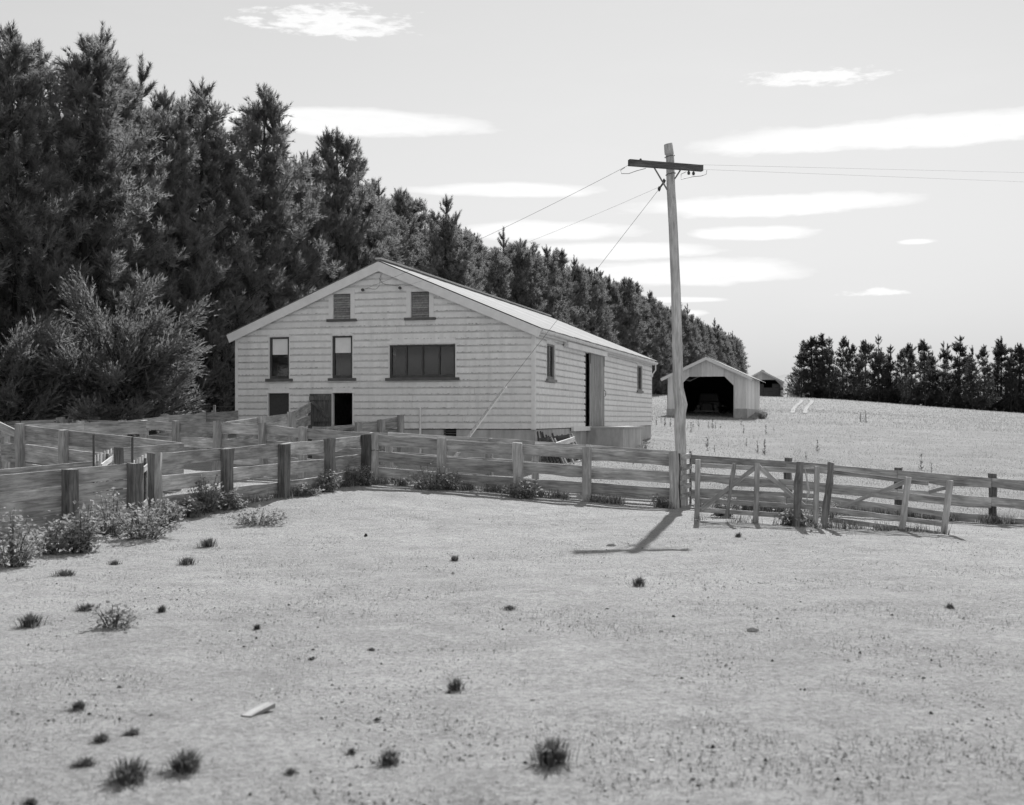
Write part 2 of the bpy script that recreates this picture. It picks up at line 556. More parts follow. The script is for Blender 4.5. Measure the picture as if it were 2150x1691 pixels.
def ground_mat():
    w = NT('dry_bare_ground')
    v = w.coords('Object', (1, 1, 1))
    big = w.noise(v, 0.22, 4, 0.6)
    mid = w.noise(v, 1.6, 6, 0.65)
    fine = w.noise(v, 22.0, 6, 0.72)
    grit = w.noise(v, 85.0, 3, 0.6)
    vs = w.coords('Object', (0.8, 1.4, 1))
    streak = w.noise(vs, 2.4, 6, 0.7, 0.6)
    dirt = w.ramp(mid, [(0.28, 0.315), (0.70, 0.425)])
    dirt = w.math('MULTIPLY', dirt, w.ramp(fine, [(0.30, 0.58), (0.58, 1.10)]))
    dirt = w.math('MULTIPLY', dirt, w.ramp(streak, [(0.30, 0.84), (0.60, 1.05)]))
    dirt = w.math('MULTIPLY', dirt, w.ramp(grit, [(0.25, 0.66), (0.55, 1.06)]))
    speck = w.ramp(w.noise(v, 34.0, 2, 0.5), [(0.66, 1.0), (0.72, 0.45)])
    dirt = w.math('MULTIPLY', dirt, speck)
    dirt = w.math('MULTIPLY', dirt, w.ramp(big, [(0.34, 0.86), (0.66, 1.06)]))
    fld = w.ramp(w.noise(v, 3.3, 7, 0.75), [(0.28, 0.23), (0.72, 0.305)])
    fld = w.math('MULTIPLY', fld, w.ramp(w.noise(v, 0.35, 4, 0.6), [(0.34, 0.84), (0.66, 1.08)]))
    at_ = w.n('ShaderNodeAttribute', attribute_name='field')
    mx = w.n('ShaderNodeMix', data_type='FLOAT')
    jag = w.math('ADD', at_.outputs['Fac'], w.math('MULTIPLY', w.math('SUBTRACT', mid, 0.5), 1.1), clamp=True)
    w.l(jag, mx.inputs[0]); w.l(dirt, mx.inputs[2]); w.l(fld, mx.inputs[3])
    w.base(mx.outputs[0], 0.95)
    w.b.inputs['Specular IOR Level'].default_value = 0.1
    h = w.math('ADD', w.math('MULTIPLY', fine, 1.0), w.math('ADD', w.math('MULTIPLY', mid, 1.5), w.math('MULTIPLY', grit, 0.35)))
    w.bump(h, 0.9, 0.05)
    return w.m
M_ground = ground_mat()

def make_ground():
    azs = np.concatenate([np.linspace(-180, -34, 24)[:-1], np.linspace(-34, 34, 420), np.linspace(34, 180, 24)[1:-1]])
    rs = np.concatenate([[0.0], np.geomspace(1.2, 260, 330), np.geomspace(300, 9000, 14)])
    A, RR = np.meshgrid(np.radians(azs), rs)
    X = RR * np.sin(A); Y = RR * np.cos(A)
    Z = gz_arr(X, Y)
    flat = np.stack([X.ravel(), Y.ravel()], 1)
    zz = Z.ravel().copy()
    near = np.where((RR.ravel() < 60) & (RR.ravel() > 1) & (np.abs(np.tile(azs, len(rs))) < 36))[0]
    for i in near:
        x, y = flat[i]
        zz[i] += 0.030 * (noise.noise((x * .9, y * .9, 3)) ) + 0.012 * noise.noise((x * 3.1, y * 3.1, 7)) + 0.006 * noise.noise((x * 9, y * 9, 1))
    na = len(azs)
    v = [(float(a), float(b), float(c)) for (a, b), c in zip(flat, zz)]
    f = []
    for r in range(len(rs) - 1):
        b = r * na
        for k in range(na):
            k2 = (k + 1) % na
            f.append((b + k, b + k2, b + na + k2, b + na + k))
    me = bpy.data.meshes.new('ground')
    me.from_pydata(v, [], [tuple(reversed(q)) for q in f])
    bm = bmesh.new(); bm.from_mesh(me)
    bmesh.ops.remove_doubles(bm, verts=bm.verts, dist=1e-4)
    bmesh.ops.recalc_face_normals(bm, faces=bm.faces)
    bm.to_mesh(me); bm.free()
    up = sum(p.normal.z for p in me.polygons)
    if up < 0: me.flip_normals()
    co = np.zeros(len(me.vertices) * 3); me.vertices.foreach_get('co', co); co = co.reshape(-1, 3)
    a = me.attributes.new('field', 'FLOAT', 'POINT')
    a.data.foreach_set('value', field_arr(co[:, 0], co[:, 1]).astype(np.float32))
    me.materials.append(M_ground)
    me.polygons.foreach_set('use_smooth', [True] * len(me.polygons))
    o = mesh_obj('ground', me)
    tag(o, kind='structure')
make_ground()

# wheel ruts running over the crest
def ribbon(pts, width, lift):
    mb = MB(); L = []
    for i, p in enumerate(pts):
        d = pts[min(i + 1, len(pts) - 1)] - pts[max(i - 1, 0)]
        s = Vector((d.y, -d.x, 0)).normalized() * width / 2
        for q in (p - s, p + s):
            L.append(Vector((q.x, q.y, gz(q.x, q.y) + lift)))
    mb.v = L
    mb.f = [[2 * i, 2 * i + 1, 2 * i + 3, 2 * i + 2] for i in range(len(pts) - 1)]
    return mb
M_rut = simple('pale_worn_rut', 0.25, 0.31, 2.0, 0.95, 0.2)
for rut_px in ([(1664, 868.5), (1666, 860), (1672, 853), (1680, 847), (1683, 843), (1681, 840.5)], [(1690, 869), (1691, 861), (1697, 853), (1704, 847), (1705, 843), (1701, 840.5)]):
    pts = [ground_hit(*q) for q in rut_px]
    fine_pts = []
    for a, b in zip(pts[:-1], pts[1:]):
        for k in range(5): fine_pts.append(a.lerp(b, k / 5))
    fine_pts.append(pts[-1])
    tag(ribbon(fine_pts, 0.34, 0.04).obj('wheel_track', M_rut), kind='structure')

# far hills
def make_hills():
    v = []; f = []; n = 160; rows = 9
    for j in range(rows):
        for i in range(n):
            a = R(-40) + R(80) * i / (n - 1)
            t = j / (rows - 1)
            d = 2600 + 900 * t
            h = (70 + 55 * noise.noise((a * 5, 0, 2)) + 26 * noise.noise((a * 17, 3, 2)) + 12 * noise.noise((a * 45, t * 2, 5)))
            h += 62 * math.exp(-((math.degrees(a) - 13.2) / 2.0) ** 2)
            v.append((d * math.sin(a), d * math.cos(a), -10 + max(0.0, h) * math.sin(t * math.pi / 2)))
    for j in range(rows - 1):
        for i in range(n - 1):
            f.append((j * n + i, j * n + i + 1, (j + 1) * n + i + 1, (j + 1) * n + i))
    M_hill = simple('dry_tussock_hill', 0.20, 0.28, 0.004, 0.95, 0)
    tag(mesh_obj('hills', pydata('hills', v, f, M_hill, True)), kind='structure')
make_hills()

# ------------------------------------------------------------------ ground litter and grass
def scatter_clods():
    rg = np.random.default_rng(3)
    def inst(n, dmin, dmax, smin, smax, flat, azr=25, power=1.0, keep=None):
        d = dmin * (dmax / dmin) ** (rg.random(n) ** power)
        a = np.radians(rg.uniform(-azr, azr, n))
        x = d * np.sin(a); y = d * np.cos(a)
        k = field_arr(x, y) < 0.5
        if keep is not None: k &= keep(x, y)
        x, y = x[k], y[k]
        return x, y, gz_arr(x, y), smin + (smax - smin) * rg.random(len(x)) ** 2.5
    octv = np.array([(1, 0, 0), (0, 1, 0), (-1, 0, 0), (0, -1, 0), (0, 0, 1)], float)
    octf = np.array([(0, 1, 4), (1, 2, 4), (2, 3, 4), (3, 0, 4)])
    def build(name, data, mat, flat, label, cat):
        x, y, z, s = data
        n = len(x)
        jit = rg.uniform(0.6, 1.35, (n, 5, 3))
        rot = rg.uniform(0, 6.283, n)
        V = octv[None] * jit * s[:, None, None]
        V[:, :, 2] *= flat
        c, sn = np.cos(rot)[:, None], np.sin(rot)[:, None]
        vx = V[:, :, 0] * c - V[:, :, 1] * sn; vy = V[:, :, 0] * sn + V[:, :, 1] * c
        V = np.stack([vx + x[:, None], vy + y[:, None], V[:, :, 2] + z[:, None] - 0.003], -1)
        T = V[:, octf].reshape(-1, 3, 3)
        o = mesh_obj(name, tri_mesh(name, T, mat))
        tag(o, label, cat, kind='stuff')
    build('earth_clods', inst(34000, 3.6, 27, 0.003, 0.011, 1, 27, 0.8), M_clod, 1.0, 'small dry earth clods strewn over the bare yard', 'earth clods')
    build('sheep_droppings', inst(650, 4.5, 24, 0.007, 0.020, 1, 27, 0.75), M_dung, 0.9, 'small dark sheep droppings scattered over the bare yard', 'droppings')
    build('straw_flecks', inst(2200, 3.8, 22, 0.004, 0.014, 1, 27, 0.8), M_straw, 0.3, 'pale flecks of chaff scattered over the bare yard', 'chaff')
scatter_clods()

def blades(x, y, z, h, w, lean, rg, per=1):
    """thin upright triangles"""
    n = len(x)
    a = rg.uniform(0, 6.283, n)
    la = rg.uniform(0, 6.283, n)
    l = np.abs(rg.normal(0, lean, n)) * h
    T = np.zeros((n, 3, 3))
    T[:, 0] = np.stack([x - np.cos(a) * w / 2, y - np.sin(a) * w / 2, z - 0.01], -1)
    T[:, 1] = np.stack([x + np.cos(a) * w / 2, y + np.sin(a) * w / 2, z - 0.01], -1)
    T[:, 2] = np.stack([x + np.cos(la) * l, y + np.sin(la) * l, z + h], -1)
    return T

def field_grass():
    rg = np.random.default_rng(11)
    n = 80000
    d = 22 * (165 / 22) ** (rg.random(n) ** 0.85)
    a = np.radians(rg.uniform(3, 27, n))
    x, y = d * np.sin(a), d * np.cos(a)
    k = (field_arr(x, y) > 0.6) & (rg.random(n) < 0.95)
    x, y, d = x[k], y[k], d[k]
    # keep clear of sheds and ruts
    cl_ = np.ones(len(x), bool)
    h = rg.uniform(0.02, 0.05, len(x)) * np.where(d > 78, 2.2, 1.0)
    w = 0.010 + d * 0.00045
    T = blades(x, y, gz_arr(x, y), h, w, 0.7, rg)
    tag(mesh_obj('paddock_grass', tri_mesh('paddock_grass', T, M_strawg)), 'short bleached dry grass covering the paddock', 'grass', kind='stuff')
    # cropped stubble in the yard
    n = 42000
    d = 3.6 * (26 / 3.6) ** (rg.random(n) ** 0.9)
    a = np.radians(rg.uniform(-26, 26, n))
    x, y = d * np.sin(a), d * np.cos(a)
    pat = np.array([noise.noise((float(p) * .45, float(q) * .45, 9.0)) + .5 * noise.noise((float(p) * 1.7, float(q) * 1.7, 2.0)) for p, q in zip(x, y)])
    k = (field_arr(x, y) < 0.4) & (pat > -.15 + rg.normal(0, .18, n))
    x, y = x[k], y[k]
    T = blades(x, y, gz_arr(x, y) + .004, rg.uniform(.008, .028, len(x)), .007, 1.1, rg)
    tag(mesh_obj('yard_stubble', tri_mesh('yard_stubble', T, M_stub)), 'cropped dry stubble matted over the bare yard', 'stubble', kind='stuff')
    # rank dry and green grass under the rails
    pts = []
    lines = [((325, 1090, 19.7), (761, 1014, 25.2), 900), ((787, 1015, 25.3), (1417, 1069, 24.0), 1700), ((1452, 1060, 24.5), (2200, 1118, 21.9), 1700), ((1465, 1090, 20.7), (1990, 1124, 19.0), 260)]
    for (p, q, n) in lines:
        A_, B_ = at(*p), at(*q)
        t = rg.random(n)
        clump = np.array([noise.noise((float(tt) * 23, 1.3, p[0])) for tt in t])
        t = t[clump > -0.12]
        off = rg.normal(0, .13, len(t))
        dv = (B_ - A_).normalized()
        pts.append(np.stack([A_.x + (B_.x - A_.x) * t - dv.y * off, A_.y + (B_.y - A_.y) * t + dv.x * off], -1))
    xy = np.concatenate(pts)
    xy = np.repeat(xy, 5, 0) + rg.normal(0, .05, (len(xy) * 5, 2))
    h = rg.uniform(.05, .2, len(xy))
    T = blades(xy[:, 0], xy[:, 1], gz_arr(xy[:, 0], xy[:, 1]), h, .014, 0.5, rg)
    k = rg.random(len(T)) < 0.45
    tag(mesh_obj('fence_line_grass', tri_mesh('fence_line_grass', T[k], M_tuft)), 'dark rank grass growing along the foot of the rails', 'grass', kind='stuff')
    tag(mesh_obj('fence_line_straw', tri_mesh('fence_line_straw', T[~k], M_strawg)), 'pale dead grass standing along the foot of the rails', 'dead grass', kind='stuff')
field_grass()

# ------------------------------------------------------------------ conifers
def tufts(Pn, Dn, L, nl, w, m, rg, spread=0.85, t0=0.0, fat=lambda t: 1.0):
    """brushes of needles: Pn base points, Dn unit axes, L brush length, nl needle length, m needles each."""
    n = len(Pn)
    Dn = Dn / np.linalg.norm(Dn, axis=1, keepdims=True)
    a = np.where(np.abs(Dn[:, 2:3]) < 0.9, np.array([[0, 0, 1.0]]), np.array([[1.0, 0, 0]]))
    U = np.cross(Dn, a); U /= np.linalg.norm(U, axis=1, keepdims=True)
    Wv = np.cross(Dn, U)
    t = rg.uniform(t0, 1, (n, m)); ph = rg.uniform(0, 6.283, (n, m))
    rad = U[:, None] * np.cos(ph)[..., None] + Wv[:, None] * np.sin(ph)[..., None]
    tang = -U[:, None] * np.sin(ph)[..., None] + Wv[:, None] * np.cos(ph)[..., None]
    base = Pn[:, None] + Dn[:, None] * (t * L[:, None])[..., None]
    tipn = rg.random((n, m)) < .22
    t = np.where(tipn, 1.0, t)
    base = Pn[:, None] + Dn[:, None] * (t * L[:, None])[..., None]
    sp = spread * np.where(tipn, rg.random((n, m)) * 1.0, rg.uniform(.75, 1.2, (n, m))) * fat(t)
    nd = Dn[:, None] + rad * sp[..., None] * 1.3
    nd /= np.linalg.norm(nd, axis=2, keepdims=True)
    nlen = nl * rg.uniform(.7, 1.25, (n, m))
    tip = base + nd * nlen[..., None]
    hw = tang * (w / 2)
    T = np.stack([base - hw, base + hw, tip], 2)
    return T.reshape(-1, 3, 3)

def tube_tris(path, rad, seg=5):
    path = np.array(path); n = len(path)
    rings = []
    for i in range(n):
        d = path[min(i + 1, n - 1)] - path[max(i - 1, 0)]
        d = d / (np.linalg.norm(d) + 1e-9)
        a = np.array([1.0, 0, 0]) if abs(d[2]) > .8 else np.array([0, 0, 1.0])
        u = np.cross(d, a); u /= np.linalg.norm(u); w = np.cross(d, u)
        th = np.linspace(0, 2 * np.pi, seg, endpoint=False)
        rings.append(path[i] + rad[i] * (np.cos(th)[:, None] * u + np.sin(th)[:, None] * w))
    T = []
    for i in range(n - 1):
        for k in range(seg):
            k2 = (k + 1) % seg
            a, b, c, d = rings[i][k], rings[i][k2], rings[i + 1][k2], rings[i + 1][k]
            T += [(a, b, c), (a, c, d)]
    return T

def make_pine(seed, h, r0, low, density=1.0, bare=False, mat=None, m=28, nlen=.23, nw=.042):
    rg = np.random.default_rng(seed)
    trunk = []
    bend = rg.normal(0, .12, 2)
    tx = lambda z: np.array([bend[0] * math.sin(z * .3), bend[1] * math.sin(z * .27 + 1), z])
    zs = np.linspace(0, h * .97, 9)
    trunk += tube_tris([tx(z) for z in zs], [max(.02, .17 * (h / 14) * (1 - z / h) ** .8 + .02) for z in zs], 6)
    PP, DD, LL = [], [], []
    z = low
    while z < h * .95:
        f = z / h
        if bare:
            rad = r0 * (0.98 - 0.86 * f) * rg.uniform(.75, 1.15)
        else:
            rad = r0 * min(1.0, .75 + f * 1.1) * (1 - (max(0, f - .30) / .70) ** 1.35 * .80)
        rad = max(rad, .38)
        nb = int(rg.integers(4, 7)) if not bare else int(rg.integers(3, 6))
        a0 = rg.uniform(0, 6.28)
        gap = rg.random()
        for b in range(nb):
            if bare and rg.random() < .25: continue
            a = a0 + b * 6.283 / nb + rg.normal(0, .3)
            L = rad * rg.uniform(.62, 1.22)
            el0 = rg.uniform(.05, .45) + .35 * f
            cu = rg.uniform(.12, .38)
            hor = np.array([math.cos(a), math.sin(a), 0])
            base = tx(z)
            ts = np.linspace(0, 1, 4)
            bp = [base + hor * L * t * math.cos(el0) + np.array([0, 0, L * (t * math.sin(el0) + cu * t * t)]) for t in ts]
            trunk += tube_tris(bp, [.035 * (1 - t) * (L / 2) + .012 for t in ts], 3)
            nn = max(2, int((1.3 + 1.55 * L) * density + rg.random()))
            lat = np.cross(hor, [0, 0, 1.0])
            for q in range(nn):
                t = 1.0 if q == 0 else .30 + .65 * rg.random()
                c = base + hor * (L * t * math.cos(el0)) + np.array([0, 0, L * (t * math.sin(el0) + cu * t * t)])
                so = (.30 if bare else .36) * L * (1.1 - .55 * t)
                c = c + lat * rg.normal(0, so) + np.array([0, 0, rg.normal(0, so * .45)])
                k = int(rg.integers(4, 7)) if bare else int(rg.integers(6, 11))
                d = hor * .42 + np.array([0, 0, .80]) + lat * 0.0 + rg.normal(0, .40, (k, 3))
                PP.append(np.tile(c, (k, 1)) + rg.normal(0, .05, (k, 3))); DD.append(d); LL.append(rg.uniform(.34, .68, k) * (.8 if bare else 1.0))
        z += rg.uniform(.42, .80) * 1.25 if bare else rg.uniform(.58, 1.02)
    # leading shoots
    nl_ = int(rg.integers(1, 4))
    for k in range(nl_):
        a = rg.uniform(0, 6.28); off = 0 if k == 0 else rg.uniform(.3, .9)
        top = tx(h * .93) + np.array([math.cos(a) * off, math.sin(a) * off, -rg.uniform(0, .9) * (k > 0)])
        hl = rg.uniform(1.1, 2.5) if k == 0 else rg.uniform(.6, 1.2)
        trunk += tube_tris([top, top + [0, 0, hl]], [.035, .012], 4)
        n = int(9 * hl)
        zz = np.linspace(0, hl, n)
        PP.append(top + np.stack([zz * 0, zz * 0, zz], -1)); DD.append(np.tile([0, 0, 1.0], (n, 1)) + rg.normal(0, .1, (n, 3))); LL.append(np.full(n, .36))
        for wz in (rg.uniform(.25, .45) * hl, rg.uniform(.6, .8) * hl):
            q = int(rg.integers(3, 6))
            for b in range(q):
                aa = rg.uniform(0, 6.28)
                hd = np.array([math.cos(aa), math.sin(aa), 0])
                ln = rg.uniform(.25, .55) * (1.2 - wz / hl * .6)
                cnt = 5
                tt = np.linspace(.1, 1, cnt)
                PP.append(top + np.array([0, 0, wz]) + hd * (ln * tt * .75)[:, None] + np.stack([tt * 0, tt * 0, ln * tt * tt], -1))
                DD.append(hd * .45 + np.array([0, 0, 1.0]) + rg.normal(0, .12, (cnt, 3))); LL.append(np.full(cnt, .26))
    PP, DD, LL = np.concatenate(PP), np.concatenate(DD), np.concatenate(LL)
    T = tufts(PP, DD, LL, nlen, nw, m, rg)
    return tri_mesh('pine_trunk', np.array(trunk), M_bark), tri_mesh('pine_crown', T, mat or M_pine)

PINES = [make_pine(100 + i, 14.0, 2.6, 0.5, 1.2) for i in range(7)]

def plant_tree(name, meshes, loc, rot, s, label, cat, group):
    root = thing(name, Vector((0, 0, 0)), label, cat, group)
    m = Matrix.Translation(loc) @ Matrix.Rotation(rot, 4, 'Z') @ Matrix.Diagonal((s[0], s[0], s[1], 1))
    put(root, m)
    mesh_obj('trunk', meshes[0], m, root)
    mesh_obj('crown', meshes[1], m, root)
    return root

rt = random.Random(21)
def belt_h(y): return float(np.interp(y, [27, 45, 60, 80, 120, 220, 262], [.80, .86, .86, .83, .81, .80, .86]))
def belt_x(y): return 9 + .2767 * (y - 122)
LB = 'dense dark pine in the front row of the long shelterbelt beside the woolshed'
GB = 'front row pines of the long shelterbelt'
LB2 = 'tall dark pine in the rear row of the long shelterbelt, topping the front row'
GB2 = 'rear row pines of the long shelterbelt'
y = 27.0
while y < 262:
    x = belt_x(y) + rt.uniform(-.7, .7)
    hh = (14.3 + rt.uniform(-1.6, 1.4)) / 14.0 * belt_h(y)
    plant_tree('pine_tree', PINES[rt.randrange(7)], (x, y, gz(x, y) - .1), rt.uniform(0, 6.28), (hh * rt.uniform(.85, 1.15), hh), LB, 'tree', GB)
    y += rt.uniform(2.3, 3.5)
y = 29.0
while y < 258:
    x = belt_x(y) - 4.2 + rt.uniform(-.8, .8)
    hh = (15.0 + rt.uniform(-1.5, 1.6)) / 14.0 * belt_h(y)
    plant_tree('pine_tree', PINES[rt.randrange(7)], (x, y, gz(x, y) - .1), rt.uniform(0, 6.28), (hh * rt.uniform(.9, 1.15), hh), LB2, 'tree', GB2)
    y += rt.uniform(3.0, 4.4)

# slender row along the crest on the right
SLIM = [make_pine(300 + i, 9.0, 2.2, .8, 1.7, True, M_pine2, 12, .24, .07) for i in range(5)]
LR = 'slender pine with thin bare lower trunk in the row along the paddock crest'
GR = 'slender pines along the crest'
crest_px = [(1682, 738, 1.5), (1702, 706, 1.7), (1726, 704, 1.4), (1742, 716, 1.1), (1770, 706, .95), (1790, 722, .9), (1812, 718, .85), (1845, 712, .9), (1866, 742, .8),
            (1892, 735, .9), (1912, 735, .85), (1940, 738, .95), (1958, 748, .85), (1982, 730, 1.0), (2010, 752, .85), (2042, 735, .95), (2066, 728, .95),
            (2096, 718, 1.0), (2122, 750, .9), (2143, 742, .95), (2172, 748, 1.0), (2205, 740, 1.0), (2240, 750, 1.0)]
for i, (px, top, wd) in enumerate(crest_px):
    d = 152 + rt.uniform(-3, 3) + (i % 3) * 2
    x = (px - CX) / FPX * d
    zb = gz(x, d) - .1
    ht = EYE + (HY - top) / FPX * d - zb
    s = ht / 9.9
    plant_tree('crest_pine', SLIM[rt.randrange(5)], (x, d, zb), rt.uniform(0, 6.28), (s * wd * 1.05, s), LR, 'tree', GR)
for i in range(20):
    px = 1690 + i * 27 + rt.uniform(-9, 9)
    d = 158 + rt.uniform(-2, 3); x = (px - CX) / FPX * d
    s = rt.uniform(.62, .92)
    plant_tree('crest_pine', SLIM[rt.randrange(5)], (x, d, gz(x, d) - .1), rt.uniform(0, 6.28), (s * rt.uniform(1.1, 1.6), s), 'shorter fuller pine filling the gaps behind the slender crest row', 'tree', 'shorter pines behind the crest row')
# scrub seen between those trunks
def make_shrub(seed, w, h, n, mat, L=.3, nl=.14, wd=.04, m=6):
    rg = np.random.default_rng(seed)
    p = rg.normal(0, 1, (n, 3)); p /= np.linalg.norm(p, axis=1, keepdims=True)
    p[:, 2] = np.abs(p[:, 2])
    r = rg.random(n) ** .4 * (1 + .28 * np.sin(p[:, 0] * 5 + seed) + .22 * np.sin(p[:, 1] * 7 + p[:, 2] * 5))
    pos = p * r[:, None] * np.array([w / 2, w / 2, h])
    return tri_mesh('shrub', tufts(pos, p + np.array([0, 0, .5]), np.full(n, L), nl, wd, m, rg), mat)
SHR = [make_shrub(40 + i, 5.0, 3.0, 1100, M_pine2, .35, .3, .09, 6) for i in range(3)]
for i, px in enumerate((1700, 1745, 1785, 1835, 1880, 1930, 1975, 2025, 2075, 2120, 2165)):
    d = 158 + rt.uniform(-2, 2); x = (px - CX) / FPX * d
    o = mesh_obj('scrub_bush', SHR[i % 3], Matrix.Translation((x, d, gz(x, d) - .1)) @ Matrix.Rotation(rt.uniform(0, 6), 4, 'Z') @ Matrix.Scale(rt.uniform(.8, 1.25), 4))
    tag(o, 'low dark scrub bush behind the slender crest pines', 'bush', 'scrub behind the crest pines')

# macrocarpa cypress: limbs thrown up and out, each feathered with sprays
def make_cypress(seed, h, spread, nl=70):
    rg = np.random.default_rng(seed)
    trunk = tube_tris([(0, 0, 0), (.1, 0, h * .4), (.05, .1, h * .75)], [.16, .1, .03], 6)
    PP, DD, LL = [], [], []
    for i in range(nl):
        z0 = rg.uniform(.1, .62) * h
        a = rg.uniform(0, 6.283)
        el_ = rg.uniform(.25, 1.15) * (0.6 + .6 * z0 / h)
        L = spread * rg.uniform(.6, 1.3) * (1.15 - .45 * z0 / h)
        hor = np.array([math.cos(a), math.sin(a), 0])
        d0 = hor * math.cos(el_) + np.array([0, 0, math.sin(el_)])
        base = np.array([0, 0, z0])
        ts = np.linspace(0, 1, 4)
        droop = rg.uniform(-.1, .22)
        path = [base + d0 * L * t + np.array([0, 0, -droop * L * t * t]) for t in ts]
        trunk += tube_tris(path, [.045 * (1 - t) + .012 for t in ts], 4)
        n = int(L * 46)
        t = .18 + .82 * rg.random(n) ** .8
        sd_ = .030 * L + .11 * (1.1 - t)
        pos = base + d0 * (L * t)[:, None] + rg.normal(0, 1, (n, 3)) * sd_[:, None]
        pos[:, 2] -= droop * L * t * t
        side = rg.normal(0, .42, (n, 3))
        PP.append(pos); DD.append(d0 * 1.0 + side + np.array([0, 0, .12])); LL.append(rg.uniform(.28, .58, n))
    PP, DD, LL = np.concatenate(PP), np.concatenate(DD), np.concatenate(LL)
    T = tufts(PP, DD, LL, .13, .034, 13, rg, .55, 0.0, lambda t: 1.15 - .7 * t)
    return tri_mesh('cypress_trunk', np.array(trunk), M_bark), tri_mesh('cypress_crown', T, M_cyp)

for i, (px, d, h, sp, lab) in enumerate([
        (238, 32.5, 4.3, 2.15, 'spreading feathery cypress beside the sheep pens, left of the woolshed'),
        (15, 31.5, 3.7, 1.7, 'low feathery cypress further along the pens at the pine belt edge'),
        (470, 47.0, 4.8, 2.2, 'half hidden cypress behind the left eave of the woolshed'),
        (640, 60.0, 8.6, 2.3, 'cypress whose feathery tips rise over the left roof slope')]):
    x = (px - CX) / FPX * d
    plant_tree('cypress_tree', make_cypress(500 + i, h, sp, 66 if i == 0 else 46), (x, d, gz(x, d) - .05), i * 1.3, (1, 1), lab, 'tree', None)

# ------------------------------------------------------------------ timber members
RB = random.Random(99)
def board(name, p0, p1, h, t, mat, parent, warp=.006, segs=4, up=None, zoff=0.0, taper=0.0):
    """board from p0 to p1 (its TOP edge centre line), h deep, t thick; local x runs along it"""
    d = p1 - p0
    L = d.length
    m = frame(p0, d, up or Vector((0, 0, 1)))
    v = []; f = []
    s1, s2, s3 = RB.uniform(0, 99), RB.uniform(0, 99), RB.uniform(0, 99)
    for i in range(segs + 1):
        u = i / segs
        x = L * u
        wy = warp * 1.5 * noise.noise((u * 1.7, s1, 0))
        w0 = warp * noise.noise((u * 2.1, s2, 0)); w1 = warp * 2.4 * noise.noise((u * 2.7, s3, 0))
        hh = h * (1 - taper * u)
        v += [(x, -t / 2 + wy, w0 + zoff), (x, t / 2 + wy, w0 + zoff), (x, t / 2 + wy, -hh + w1 + zoff), (x, -t / 2 + wy, -hh + w1 + zoff)]
    for i in range(segs):
        for k in range(4):
            k2 = (k + 1) % 4
            f.append((i * 4 + k, i * 4 + k2, (i + 1) * 4 + k2, (i + 1) * 4 + k))
    f.append((3, 2, 1, 0)); f.append(tuple(segs * 4 + k for k in range(4)))
    me = pydata(name, v, f, mat)
    me.flip_normals()
    return mesh_obj(name, me, m, parent)

def post(name, top, bot, w, t, mat, parent, face=None, rough=.012, segs=4):
    """upright of width w (along face) and depth t, from bot to top; local z runs up it"""
    d = top - bot; L = d.length
    z = d.normalized()
    x = (face or Vector((1, 0, 0)))
    y = z.cross(x).normalized(); x = y.cross(z).normalized()
    m = Matrix.Identity(4)
    for i in range(3):
        m[i][0], m[i][1], m[i][2], m[i][3] = x[i], y[i], z[i], bot[i]
    v = []; f = []
    for i in range(segs + 1):
        u = i / segs
        for (a, b) in ((-1, -1), (1, -1), (1, 1), (-1, 1)):
            v.append((a * w / 2 + RB.uniform(-rough, rough), b * t / 2 + RB.uniform(-rough, rough), L * u + (RB.uniform(-rough, rough) if i == segs else 0)))
    for i in range(segs):
        for k in range(4):
            k2 = (k + 1) % 4
            f.append((i * 4 + k, i * 4 + k2, (i + 1) * 4 + k2, (i + 1) * 4 + k))
    f.append((3, 2, 1, 0)); f.append(tuple(segs * 4 + k for k in range(4)))
    return mesh_obj(name, pydata(name, v, f, mat), m, parent)

def fence(name, label, cat, tops, rails, rail_t=.045, pw=.15, pt=.13, posts=None, side=-1, group=None, post_mat=None,
          rail_mat=None, over=(0.0, 0.0), stick=0.02, jit=.012, solid=False):
    """tops: (px, py, D) of the rail line at each post; rails: (drop, depth) pairs; side -1 = posts on the camera side"""
    pts = [at(*q[:3]) for q in tops]
    base = pts[0].copy(); base.z = gz(base.x, base.y)
    root = thing(name, base, label, cat, group)
    n = len(pts)
    for i, p in enumerate(pts):
        if posts is not None and i not in posts: continue
        a = pts[max(0, i - 1)]; b = pts[min(n - 1, i + 1)]
        dv = Vector((b.x - a.x, b.y - a.y, 0)).normalized()
        nm = Vector((dv.y, -dv.x, 0))
        if nm.y > 0: nm = -nm                       # towards the camera
        c = Vector((p.x, p.y, 0)) + nm * (-side) * (pt / 2 + rail_t / 2 + .004)
        ww = pw * RB.uniform(.88, 1.12)
        lean = dv * RB.uniform(-.015, .015)
        post('post', Vector((c.x, c.y, p.z + stick + RB.uniform(-.015, .025))) + lean, Vector((c.x, c.y, gz(c.x, c.y) - .25)), ww, pt, post_mat or M_post, root, dv)
    for i in range(n - 1):
        a, b = pts[i].copy(), pts[i + 1].copy()
        dv = (b - a).normalized()
        if i == 0: a -= dv * over[0]
        if i == n - 2: b += dv * over[1]
        a += dv * .003; b -= dv * .003
        for (dr, dp) in rails:
            ja, jb = (RB.uniform(-jit, jit), RB.uniform(-jit, jit)) if dr > 0 else (0, 0)
            board('rail', a - Vector((0, 0, dr + ja)), b - Vector((0, 0, dr + jb)), dp * RB.uniform(.96, 1.03), rail_t, rail_mat or M_rail, root, .004 if solid else .020)
    return root

R3 = [(0, .225), (.345, .22), (.675, .22)]
